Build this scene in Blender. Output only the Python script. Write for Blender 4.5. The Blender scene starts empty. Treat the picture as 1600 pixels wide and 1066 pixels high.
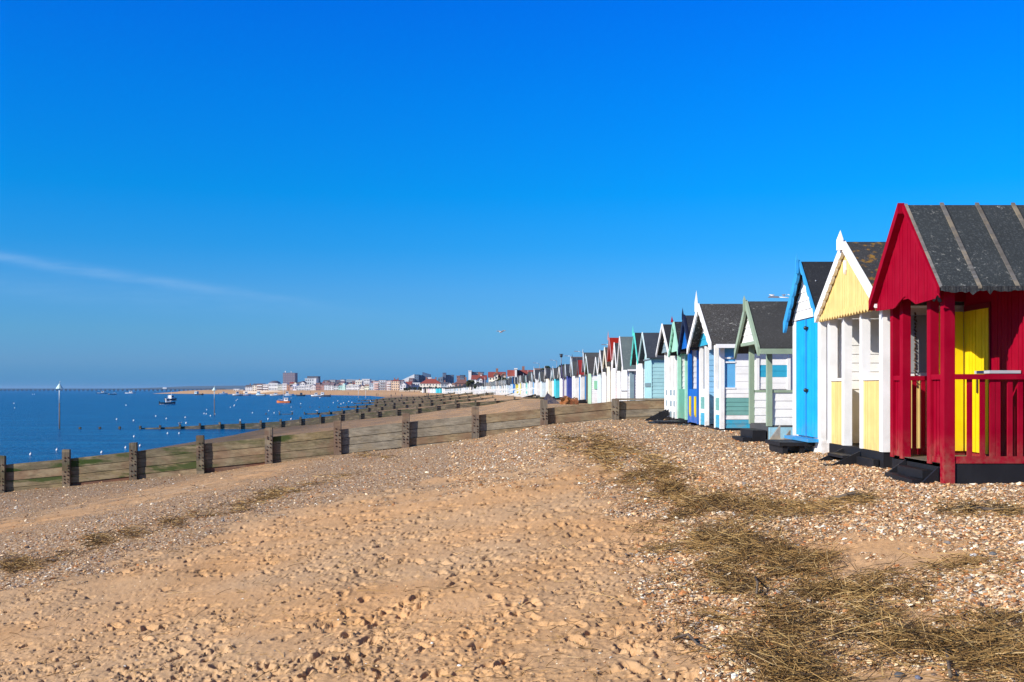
import bpy, bmesh, math, random
import numpy as np
from mathutils import Vector
random.seed(7)
RNG = np.random.default_rng(11)
SC = bpy.context.scene
COL = SC.collection

# ------------------------------------------------------------------ camera, sky, sun, exposure
F = 1650.0            # focal length in photo pixels (photo 1600 wide)
CZ = 4.35             # camera height above the sea (sea level is z = 0)
HZ = 608.0            # horizon row in the photo
cam_d = bpy.data.cameras.new('camera'); cam = bpy.data.objects.new('camera', cam_d); COL.objects.link(cam)
cam_d.sensor_width = 36; cam_d.lens = F/1600*36; cam_d.shift_y = (HZ-533)/1600
cam_d.clip_start = .1; cam_d.clip_end = 40000
cam.location = (0, 0, CZ); cam.rotation_euler = (math.radians(90), 0, 0)
SC.camera = cam

SUN_DIR = Vector((1.0, .60, -.60)).normalized()      # the way the light travels
SUN_EL = math.asin(-SUN_DIR.z); SUN_AZ = math.atan2(-SUN_DIR.x, -SUN_DIR.y)
sun_d = bpy.data.lights.new('sun', 'SUN'); sun_d.energy = 5.0; sun_d.angle = math.radians(.5); sun_d.color = (1, .93, .82)
sun = bpy.data.objects.new('sun', sun_d); COL.objects.link(sun)
sun.rotation_euler = SUN_DIR.to_track_quat('-Z', 'Y').to_euler(); sun.location = (-30, -30, 40)

W = bpy.data.worlds.new('World'); SC.world = W; W.use_nodes = True
def build_world():
    nt = W.node_tree; nt.nodes.clear(); N = nt.nodes.new; Lk = nt.links.new
    out = N('ShaderNodeOutputWorld'); bg = N('ShaderNodeBackground'); bg.inputs[1].default_value = .092
    sky = N('ShaderNodeTexSky'); sky.sky_type = 'NISHITA'; sky.sun_disc = False
    sky.sun_elevation = SUN_EL; sky.sun_rotation = SUN_AZ; sky.air_density = 1.2; sky.dust_density = .3; sky.ozone_density = 4.0
    tc = N('ShaderNodeTexCoord'); sep = N('ShaderNodeSeparateXYZ'); Lk(tc.outputs['Generated'], sep.inputs[0])
    # deep polarised blue: a tint that depends on the height above the horizon
    ramp = N('ShaderNodeValToRGB'); Lk(sep.outputs['Z'], ramp.inputs[0])
    cr = ramp.color_ramp; cr.elements[0].position = 0; cr.elements[0].color = SKY[0][1]
    cr.elements[1].position = SKY[-1][0]; cr.elements[1].color = SKY[-1][1]
    for p, c in SKY[1:-1]:
        e = cr.elements.new(p); e.color = c
    mul = N('ShaderNodeMix'); mul.data_type = 'RGBA'; mul.blend_type = 'MULTIPLY'; mul.inputs[0].default_value = 1
    Lk(sky.outputs[0], mul.inputs[6]); Lk(ramp.outputs[0], mul.inputs[7])
    # thin high cirrus: long streaks far away to the left
    at = N('ShaderNodeMath'); at.operation = 'ARCTAN2'; Lk(sep.outputs['X'], at.inputs[0]); Lk(sep.outputs['Y'], at.inputs[1])
    def M(op, a, b=None, c=None):
        m = N('ShaderNodeMath'); m.operation = op
        for i, v in enumerate((a, b, c)):
            if v is None: continue
            if isinstance(v, (int, float)): m.inputs[i].default_value = v
            else: Lk(v, m.inputs[i])
        return m.outputs[0]
    az = at.outputs[0]; el = sep.outputs['Z']
    nz = N('ShaderNodeTexNoise'); nz.inputs['Scale'].default_value = 5; nz.inputs['Detail'].default_value = 6
    mp = N('ShaderNodeMapping'); mp.inputs['Scale'].default_value = (1.2, 1.2, 9); Lk(tc.outputs['Generated'], mp.inputs[0]); Lk(mp.outputs[0], nz.inputs[0])
    def streak(a0, e0, slope, wid, amp, amin, amax):
        d = M('SUBTRACT', el, M('MULTIPLY_ADD', M('SUBTRACT', az, a0), slope, e0))
        d = M('ADD', d, M('MULTIPLY', M('SUBTRACT', nz.outputs[0], .5), wid*1.2))
        g = M('EXPONENT', M('MULTIPLY', M('POWER', M('DIVIDE', M('ABSOLUTE', d), wid), 2.0), -1))
        mr = N('ShaderNodeMapRange'); mr.interpolation_type = 'SMOOTHSTEP'; Lk(az, mr.inputs[0])
        mr.inputs[1].default_value = amin; mr.inputs[2].default_value = amax; mr.inputs[3].default_value = 1; mr.inputs[4].default_value = 0
        return M('MULTIPLY', M('MULTIPLY', g, mr.outputs[0]), amp)
    f = M('ADD', streak(-.45, .112, -.125, .0045, .10, -.34, -.13), streak(-.4, .085, -.06, .011, .03, -.30, .02))
    n2 = N('ShaderNodeTexNoise'); n2.inputs['Scale'].default_value = 16; n2.inputs['Detail'].default_value = 7; n2.inputs['Roughness'].default_value = .65; Lk(mp.outputs[0], n2.inputs[0])
    f = M('MULTIPLY', f, M('MULTIPLY_ADD', nz.outputs[0], 1.2, .4)); f = M('MULTIPLY', f, M('MAXIMUM', M('MULTIPLY_ADD', n2.outputs[0], 3.2, -.6), 0.0))
    mix = N('ShaderNodeMix'); mix.data_type = 'RGBA'; Lk(f, mix.inputs[0]); Lk(mul.outputs[2], mix.inputs[6]); mix.inputs[7].default_value = (5.5, 7.0, 8.6, 1)
    Lk(mix.outputs[2], bg.inputs[0]); Lk(bg.outputs[0], out.inputs[0])
SKY = [(0, (.085, .50, 1.55, 1)), (.025, (.222, .56, 1.37, 1)), (.053, (.225, .61, 1.24, 1)), (.092, (.185, .63, 1.26, 1)), (.131, (.070, .635, 1.29, 1)), (.18, (.006, .66, 1.37, 1)), (.265, (.001, .635, 1.55, 1)), (.343, (.001, .58, 1.70, 1)), (.5, (.09, .36, .78, 1)), (1.0, (.20, .28, .42, 1))]
build_world()
SC.view_settings.view_transform = 'Standard'; SC.view_settings.look = 'None'
SC.view_settings.exposure = .42; SC.view_settings.gamma = 1
try: SC.view_settings.use_curve_mapping = False
except Exception: pass

# ------------------------------------------------------------------ helpers
def L3(r, g, b, k=1.0):
    def f(v):
        v /= 255.
        return (v/12.92 if v <= .04045 else ((v+.055)/1.055)**2.4)*k
    return (f(r), f(g), f(b))
def at(px, py, Y):                                     # a photo point at distance Y -> world
    return Vector(((px-800)/F*Y, Y, CZ+(HZ-py)/F*Y))
def tag(o, label=None, cat=None, group=None, kind=None):
    if label: o['label'] = label
    if cat: o['category'] = cat
    if group: o['group'] = group
    if kind: o['kind'] = kind
    return o
def empty(name, loc, label, cat, group=None, rz=0):
    o = bpy.data.objects.new(name, None); COL.objects.link(o); o.location = loc; o.rotation_euler.z = rz
    o.empty_display_size = .3
    return tag(o, label, cat, group)
class MB:
    """collects closed solids and links them as one mesh"""
    def __init__(s): s.v = []; s.f = []; s.m = []; s.sm = []
    def add(s, vs, fs, mi=0, smooth=False):
        b = len(s.v); s.v += [tuple(v) for v in vs]
        for f in fs: s.f.append([b+i for i in f]); s.m.append(mi); s.sm.append(smooth)
        return s
    def box(s, x0, x1, y0, y1, z0, z1, mi=0):
        vs = [(x, y, z) for x in (x0, x1) for y in (y0, y1) for z in (z0, z1)]
        return s.add(vs, [(0, 1, 3, 2), (4, 6, 7, 5), (0, 4, 5, 1), (2, 3, 7, 6), (0, 2, 6, 4), (1, 5, 7, 3)], mi)
    def _ext(s, A, B, mi):
        n = len(A); vs = A+B
        fs = [tuple(range(n)), tuple(range(2*n-1, n-1, -1))]+[(i, (i+1) % n, n+(i+1) % n, n+i) for i in range(n)]
        return s.add(vs, fs, mi)
    def px(s, x0, x1, pts, mi=0):                      # polygon in (y,z) extruded along x
        return s._ext([(x0, y, z) for y, z in pts], [(x1, y, z) for y, z in pts], mi)
    def py(s, y0, y1, pts, mi=0):                      # polygon in (x,z) extruded along y
        return s._ext([(x, y0, z) for x, z in pts], [(x, y1, z) for x, z in pts], mi)
    def pz(s, z0, z1, pts, mi=0):
        return s._ext([(x, y, z0) for x, y in pts], [(x, y, z1) for x, y in pts], mi)
    def tube(s, pts, rs, n=8, mi=0, smooth=True):
        pts = [Vector(p) for p in pts]; k = len(pts)
        if not isinstance(rs, (list, tuple)): rs = [rs]*k
        vs = []
        for i, p in enumerate(pts):
            t = (pts[min(i+1, k-1)]-pts[max(i-1, 0)]).normalized()
            a = t.orthogonal().normalized() if abs(t.z) < .9 else Vector((1, 0, 0))
            a = (a-t*a.dot(t)).normalized(); b = t.cross(a)
            for j in range(n):
                th = 2*math.pi*j/n; vs.append(p+(a*math.cos(th)+b*math.sin(th))*rs[i])
        fs = [(i*n+j, i*n+(j+1) % n, (i+1)*n+(j+1) % n, (i+1)*n+j) for i in range(k-1) for j in range(n)]
        fs += [tuple(range(n-1, -1, -1)), tuple((k-1)*n+j for j in range(n))]
        return s.add(vs, fs, mi, smooth)
    def ball(s, c, r, n=8, m=5, mi=0):
        if not isinstance(r, (list, tuple)): r = (r, r, r)
        vs = [(c[0], c[1], c[2]+r[2])]
        for i in range(1, m):
            a = math.pi*i/m
            for j in range(n):
                th = 2*math.pi*j/n
                vs.append((c[0]+r[0]*math.sin(a)*math.cos(th), c[1]+r[1]*math.sin(a)*math.sin(th), c[2]+r[2]*math.cos(a)))
        vs.append((c[0], c[1], c[2]-r[2])); e = len(vs)-1
        fs = [(0, 1+j, 1+(j+1) % n) for j in range(n)]
        fs += [(1+i*n+j, 1+(i+1)*n+j, 1+(i+1)*n+(j+1) % n, 1+i*n+(j+1) % n) for i in range(m-2) for j in range(n)]
        fs += [(e, 1+(m-2)*n+(j+1) % n, 1+(m-2)*n+j) for j in range(n)]
        return s.add(vs, fs, mi, True)
    def build(s, name, mats, parent=None, local=False, dz=0.0):
        if not isinstance(mats, (list, tuple)): mats = [mats]
        off = Vector((0, 0, 0))
        if parent is not None and not local:
            r = parent
            while r.parent: r = r.parent
            off = Vector(r.location)
        me = bpy.data.meshes.new(name)
        me.from_pydata([(x-off.x, y-off.y, z-off.z+dz) for x, y, z in s.v], [], s.f)
        for m in mats: me.materials.append(m)
        me.polygons.foreach_set('material_index', s.m); me.polygons.foreach_set('use_smooth', s.sm)
        bm = bmesh.new(); bm.from_mesh(me); bmesh.ops.recalc_face_normals(bm, faces=bm.faces); bm.to_mesh(me); bm.free()
        o = bpy.data.objects.new(name, me); COL.objects.link(o)
        if parent is not None: o.parent = parent
        return o
def np_mesh(name, V, Fc, mat, smooth=False, attrs=None, cols=None):
    """big mesh from numpy arrays; Fc is (n,k)"""
    me = bpy.data.meshes.new(name); n, k = Fc.shape
    me.vertices.add(len(V)); me.vertices.foreach_set('co', np.ascontiguousarray(V, np.float32).ravel())
    me.loops.add(n*k); me.loops.foreach_set('vertex_index', np.ascontiguousarray(Fc, np.int32).ravel())
    me.polygons.add(n); me.polygons.foreach_set('loop_start', np.arange(0, n*k, k, dtype=np.int32))
    me.polygons.foreach_set('use_smooth', np.full(n, smooth))
    for nm, a in (attrs or {}).items():
        at_ = me.attributes.new(nm, 'FLOAT', 'POINT'); at_.data.foreach_set('value', np.ascontiguousarray(a, np.float32).ravel())
    if cols is not None:
        at_ = me.attributes.new('col', 'FLOAT_COLOR', 'POINT'); at_.data.foreach_set('color', np.ascontiguousarray(cols, np.float32).ravel())
    me.materials.append(mat); me.update(calc_edges=True); me.validate()
    o = bpy.data.objects.new(name, me); COL.objects.link(o); return o

# ------------------------------------------------------------------ materials
class NT:
    def __init__(s, name):
        s.mat = bpy.data.materials.new(name); s.mat.use_nodes = True; s.nt = s.mat.node_tree
        s.b = s.nt.nodes['Principled BSDF']; s.tc = s.nt.nodes.new('ShaderNodeTexCoord')
    def n(s, t, **kw):
        x = s.nt.nodes.new(t)
        for k, v in kw.items(): setattr(x, k, v)
        return x
    def l(s, a, b): s.nt.links.new(a, b)
    def noise(s, scale, detail=4, vec=None, sc=None, rough=.55):
        x = s.n('ShaderNodeTexNoise'); x.inputs['Scale'].default_value = scale; x.inputs['Detail'].default_value = detail; x.inputs['Roughness'].default_value = rough
        v = vec or s.tc.outputs['Object']
        if sc:
            m = s.n('ShaderNodeMapping'); m.inputs['Scale'].default_value = sc; s.l(v, m.inputs[0]); v = m.outputs[0]
        s.l(v, x.inputs['Vector']); return x.outputs[0]
    def ramp(s, v, stops):
        r = s.n('ShaderNodeValToRGB'); s.l(v, r.inputs[0]); e = r.color_ramp.elements
        c4 = lambda c: (c, c, c, 1) if isinstance(c, (int, float)) else (*c[:3], 1)
        e[0].position = stops[0][0]; e[0].color = c4(stops[0][1]); e[1].position = stops[-1][0]; e[1].color = c4(stops[-1][1])
        for p, c in stops[1:-1]:
            q = e.new(p); q.color = c4(c)
        return r.outputs[0]
    def mix(s, f, a, b, mode='MIX'):
        m = s.n('ShaderNodeMix', data_type='RGBA', blend_type=mode)
        for i, v in ((0, f), (6, a), (7, b)):
            if isinstance(v, (int, float)): m.inputs[i].default_value = v
            elif isinstance(v, tuple): m.inputs[i].default_value = (*v[:3], 1)
            else: s.l(v, m.inputs[i])
        return m.outputs[2]
    def math(s, op, a, b=None, clamp=False):
        m = s.n('ShaderNodeMath', operation=op); m.use_clamp = clamp
        for i, v in enumerate((a, b)):
            if v is None: continue
            if isinstance(v, (int, float)): m.inputs[i].default_value = v
            else: s.l(v, m.inputs[i])
        return m.outputs[0]
    def bump(s, h, st=.3, dist=.01):
        b = s.n('ShaderNodeBump'); b.inputs['Strength'].default_value = st; b.inputs['Distance'].default_value = dist
        s.l(h, b.inputs['Height']); s.l(b.outputs[0], s.b.inputs['Normal'])
    def out(s, col, rough=.6, spec=.5):
        if isinstance(col, tuple): s.b.inputs['Base Color'].default_value = (*col[:3], 1)
        else: s.l(col, s.b.inputs['Base Color'])
        if isinstance(rough, (int, float)): s.b.inputs['Roughness'].default_value = rough
        else: s.l(rough, s.b.inputs['Roughness'])
        s.b.inputs['Specular IOR Level'].default_value = spec
        return s.mat
_pc = {}
def paint(rgb, wear=.3, rough=.5, name='paint', spec=.14):
    wear *= .6
    key = (tuple(round(c, 3) for c in rgb), wear, rough)
    if key in _pc: return _pc[key]
    t = NT(name)
    a = t.noise(3.2, 5); b = t.noise(30, 4, sc=(1, 1, .07)); c = t.noise(55, 5, rough=.7)
    dk = tuple(x*.86 for x in rgb); lt = tuple(min(.88, x*1.05+.004) for x in rgb)
    col = t.mix(t.ramp(a, [(.3, 0.), (.7, 1.)]), dk, lt)
    col = t.mix(t.math('MULTIPLY', t.ramp(b, [(.52, 0.), (.75, 1.)]), .22*wear*2), col, tuple(x*.55+.03 for x in rgb))
    chip = t.math('MULTIPLY', t.ramp(c, [(.70, 0.), (.74, 1.)]), t.ramp(t.noise(2.2, 3), [(.45, 0.), (.62, 1.)]))
    col = t.mix(t.math('MULTIPLY', chip, wear), col, (.17, .13, .10))
    sz = t.n('ShaderNodeSeparateXYZ'); t.l(t.tc.outputs['Object'], sz.inputs[0])
    spl = 0. if max(rgb) < .06 else t.math('MULTIPLY', t.ramp(sz.outputs['Z'], [(.18, 1.), (.62, 0.)]), t.ramp(t.noise(7, 6, rough=.7), [(.40, 0.), (.68, 1.)]))
    col = t.mix(t.math('MULTIPLY', spl, .45), col, (.30, .22, .14))
    t.bump(t.math('ADD', t.noise(22, 5, sc=(1, 1, .12)), c), .25, .004)
    _pc[key] = t.out(col, rough, spec); return _pc[key]
def felt(rgb, speck=.25, name='roof_felt', moss=0.):
    key = ('felt', tuple(round(c, 3) for c in rgb), speck, moss)
    if key in _pc: return _pc[key]
    t = NT(name)
    a = t.noise(1.6, 5); b = t.noise(38, 6, rough=.75); c = t.noise(90, 3)
    col = t.mix(a, tuple(x*.55 for x in rgb), tuple(x*1.5 for x in rgb))
    col = t.mix(t.math('MULTIPLY', t.ramp(b, [(.52, 0.), (.66, 1.)]), speck), col, (.23, .25, .25))
    lich = t.math('MULTIPLY', t.ramp(t.noise(15, 5, rough=.75), [(.58, 0.), (.66, 1.)]), t.ramp(t.noise(1.3, 3), [(.46, 0.), (.60, 1.)]))
    col = t.mix(t.math('MULTIPLY', lich, speck*2.2, True), col, (.42, .42, .38))
    if moss: col = t.mix(t.math('MULTIPLY', t.ramp(t.noise(9, 5), [(.55, 0.), (.66, 1.)]), moss), col, (.33, .17, .02))
    t.bump(t.math('ADD', b, c), .7, .012)
    _pc[key] = t.out(col, .85, .3); return _pc[key]
def wood(rgb, algae=0., rust=0., name='weathered_wood', sc=(.9, 4, 4)):
    key = ('wood', rgb, algae, rust, sc)
    if key in _pc: return _pc[key]
    t = NT(name)
    g = t.noise(4, 8, sc=sc, rough=.75); a = t.noise(.8, 4); st = t.noise(2.2, 5, sc=(.5, 1, 2.2))
    col = t.mix(t.ramp(g, [(.3, 0.), (.7, 1.)]), tuple(x*.35 for x in rgb), tuple(x*1.35 for x in rgb))
    col = t.mix(t.math('MULTIPLY', t.ramp(a, [(.42, 0.), (.65, 1.)]), .5), col, (.13, .105, .075))
    col = t.mix(t.math('MULTIPLY', t.ramp(st, [(.52, 0.), (.62, 1.)]), .45), col, (.34, .27, .17))
    if rust: col = t.mix(t.math('MULTIPLY', t.ramp(t.noise(1.6, 5), [(.45, 0.), (.6, 1.)]), rust), col, (.20, .085, .045))
    if algae: col = t.mix(t.math('MULTIPLY', t.ramp(t.noise(1.1, 6, sc=(.45, 1, 2.2), rough=.62), [(.50, 0.), (.58, 1.)]), algae), col, (.035, .06, .010))
    t.bump(g, .6, .02)
    _pc[key] = t.out(col, .85, .25); return _pc[key]
def plain(rgb, rough=.6, name='plain', metal=0., var=.25):
    key = ('plain', tuple(round(c, 3) for c in rgb), rough, metal, var)
    if key in _pc: return _pc[key]
    t = NT(name); a = t.noise(4, 5)
    col = t.mix(a, tuple(x*(1-var) for x in rgb), tuple(min(.9, x*(1+var)) for x in rgb))
    t.b.inputs['Metallic'].default_value = metal
    _pc[key] = t.out(col, rough); return _pc[key]
def glass(rgb=(.05, .08, .1)):
    key = ('glass', rgb)
    if key in _pc: return _pc[key]
    t = NT('window_glass'); _pc[key] = t.out(t.mix(t.noise(1.5, 2), rgb, tuple(x*1.6 for x in rgb)), .06, .6); return _pc[key]

WHITE = paint((.87, .87, .85), .12); CREAM = paint((.78, .74, .62)); OFFW = paint((.72, .73, .74))
RED = paint((.29, .0003, .017), .55, .6, spec=.03); DRED = paint((.17, .002, .012), .25); YEL = paint((.80, .58, .006), .3); PALEY = paint((.80, .575, .215), .25)
SKYB = paint((.010, .37, .80), .2, .5, spec=.06); ROYAL = paint((.008, .13, .52), .25, .4); NAVY = paint((.012, .018, .05), .3)
TEAL = paint((.035, .36, .55), .3); SAGE = paint((.29, .38, .28), .25); SEAG = paint((.16, .38, .35), .3); MINT = paint((.36, .68, .53), .3)
AQUA = paint((.36, .62, .65), .3); TURQ = paint((.12, .65, .58), .3); BLACK = paint((.014, .014, .017), .5, .5); GREY = paint((.20, .25, .29), .3)
LGREY = plain((.42, .43, .44), .6, 'grey_board'); PBLUE = paint((.30, .58, .72), .4); CHK = paint((.22, .31, .36), .2)
F_DARK = felt((.036, .038, .041), .22); F_BLK = felt((.017, .019, .024), .10); F_BRN = felt((.045, .039, .034), .65); F_MOSS = felt((.034, .034, .036), .25, moss=.8)
F_RED = paint((.30, .018, .010), .3, .6); F_GRN = felt((.10, .13, .13), .35)
BRASS = plain((.05, .05, .05), .35, 'black_iron', .6); IRON = plain((.10, .05, .03), .7, 'rusty_iron', .4, .6); STEEL = plain((.45, .47, .5), .4, 'steel', .6)
CONC = wood((.36, .35, .33), name='concrete', sc=(1, 1, 1))

# ------------------------------------------------------------------ terrain
def sm(a, b, x): t = np.clip((x-a)/(b-a), 0, 1); return t*t*(3-2*t)
RY = [-100, 60, 100, 131, 155, 200, 243, 300, 350, 450, 560, 680, 800, 900, 1000, 1400, 1800, 2500, 20000]
RX = [4.93, 4.93, 4.7, 3.2, 2.5, .6, -2.2, -8.2, -15, -26, -36, -60, -119, -208, -310, -420, -500, -560, -560]
def row(Y): return np.interp(Y, RY, RX)
PS = [-900, -200, -60, -45, -31, -25, -21, -15, -11, -8.5, -6, -4, -2, 0, 3, 8, 15, 40, 200, 1500]
PZ = [-14, -9, -6.2, -5.3, -4.35, -3.8, -3.34, -2.78, -2.2, -1.95, -1.62, -1.2, -1.03, -1.0, -.97, -.8, -.5, -.1, .8, 3]
QS = [-900, -200, -60, -45, -31, -22, -16, -12, -8, -5, -3, -1.5, 0, 3, 8, 15, 40, 200, 1500]
QZ = [-14, -9, -6.2, -5.3, -4.35, -3.55, -3.0, -2.55, -2.06, -1.66, -1.45, -1.24, -1.1, -1.07, -.95, -.6, -.2, .8, 3]
def ground(X, Y):                                       # smooth ground, world z
    X = np.asarray(X, float); Y = np.asarray(Y, float); s = X-row(Y)
    w = 1-sm(6, 26, Y)
    z = np.interp(s, PS, PZ)*(1-w)+np.interp(s, QS, QZ)*w
    b = np.interp(Y, [0, 100, 200, 300, 450, 620, 900, 1500, 20000], [0, 0, -.2, -.5, -1.0, -1.5, -.9, -.5, -.5])
    return z+b*sm(-31, -6, s)+CZ
def hsh(i, j, k):
    n = (i.astype(np.int64)*374761393+j.astype(np.int64)*668265263+k*1442695041) & 0x7fffffff
    n = ((n ^ (n >> 13))*1274126177) & 0x7fffffff
    return ((n ^ (n >> 16)) & 0xffff)/65535.
def vn(x, y, k=0):
    i = np.floor(x); j = np.floor(y); u = x-i; v = y-j; u = u*u*(3-2*u); v = v*v*(3-2*v)
    return (hsh(i, j, k)*(1-u)+hsh(i+1, j, k)*u)*(1-v)+(hsh(i, j+1, k)*(1-u)+hsh(i+1, j+1, k)*u)*v
def fbm(x, y, k=0, o=3):
    r = 0; a = .5
    for q in range(o):
        t = .6+q*1.3; c, d = math.cos(t)*2**q, math.sin(t)*2**q
        r = r+a*vn(x*c-y*d+q*17.3, x*d+y*c-q*9.1, k+q); a *= .5
    return r/(1-.5**o)
def pix2xy(px, py):                                     # photo pixel -> point on the smooth ground
    px = np.asarray(px, float); py = np.asarray(py, float)
    lo = np.full(px.shape, 3.0); hi = np.full(px.shape, 3.0); done = np.zeros(px.shape, bool)
    for Y in 3*1.02**np.arange(1, 300):
        under = CZ+(HZ-py)/F*Y <= ground((px-800)/F*Y, np.full(px.shape, Y))
        new = under & ~done; hi[new] = Y; done |= under; lo[~done] = Y
    hi[~done] = 900
    for _ in range(14):
        m = (lo+hi)/2; under = CZ+(HZ-py)/F*m <= ground((px-800)/F*m, m)
        hi = np.where(under, m, hi); lo = np.where(under, lo, m)
    return (px-800)/F*hi, hi
# drifts of dried weed, given along their middle lines (photo pixels) with spread and share
WEED = [([(0, 890), (60, 880), (190, 838), (370, 795), (460, 765), (560, 738)], 14, 3, 1.1), ([(905, 690), (1010, 750), (1075, 800), (1140, 860), (1180, 930), (1200, 1000)], 30, 12, 2.2), ([(880, 683), (930, 698), (1000, 735), (1090, 780)], 26, 10, 2.8), ([(960, 705), (1040, 745), (1130, 790)], 24, 10, 2.0),
        ([(1030, 822), (1110, 795), (1200, 800), (1300, 790)], 34, 13, 2.4), ([(1040, 850), (1150, 862), (1240, 850)], 32, 14, 2.0),
        ([(1215, 885), (1270, 878)], 24, 13, 1.1), ([(1090, 905), (1200, 915)], 40, 16, 1.2),
        ([(1260, 925), (1340, 930), (1440, 920)], 30, 13, 2.4), ([(1270, 945), (1380, 970), (1480, 1000), (1610, 1040)], 45, 18, 4.0),
        ([(1360, 1000), (1500, 1010), (1600, 1060)], 50, 20, 1.7), ([(1540, 965), (1600, 985)], 30, 10, .5),
        ([(1110, 985), (1220, 985), (1230, 1050)], 42, 20, 1.9), ([(1180, 1040), (1290, 1066)], 45, 16, 1.0),
        ([(0, 888), (55, 882)], 20, 7, .5), ([(140, 848), (195, 836)], 16, 5, .4), ([(265, 818), (370, 793)], 18, 4, .55), ([(410, 778), (460, 765)], 16, 4, .3),
        ([(1300, 786), (1370, 780)], 14, 4, .35), ([(1470, 797), (1600, 803)], 18, 4, .55), ([(1440, 900), (1560, 880)], 40, 10, .5), ([(560, 712), (610, 716)], 10, 3, .15)]
def weed_pts(n):
    tot = sum(w[3] for w in WEED); X = []; Yp = []; A = []
    for pl, sx, sy, wt in WEED:
        m = int(n*wt/tot); P = np.array(pl, float); seg = np.linalg.norm(np.diff(P, axis=0), axis=1); cs = np.r_[0, np.cumsum(seg)]
        t = RNG.random(m)*cs[-1]; bx = np.interp(t, cs, P[:, 0]); by = np.interp(t, cs, P[:, 1])
        g = np.clip(RNG.normal(0, .95, (m, 2)), -2.5, 2.5)
        X.append(bx+g[:, 0]*sx); Yp.append(by+g[:, 1]*sy)
    return np.concatenate(X), np.concatenate(Yp)

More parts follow.
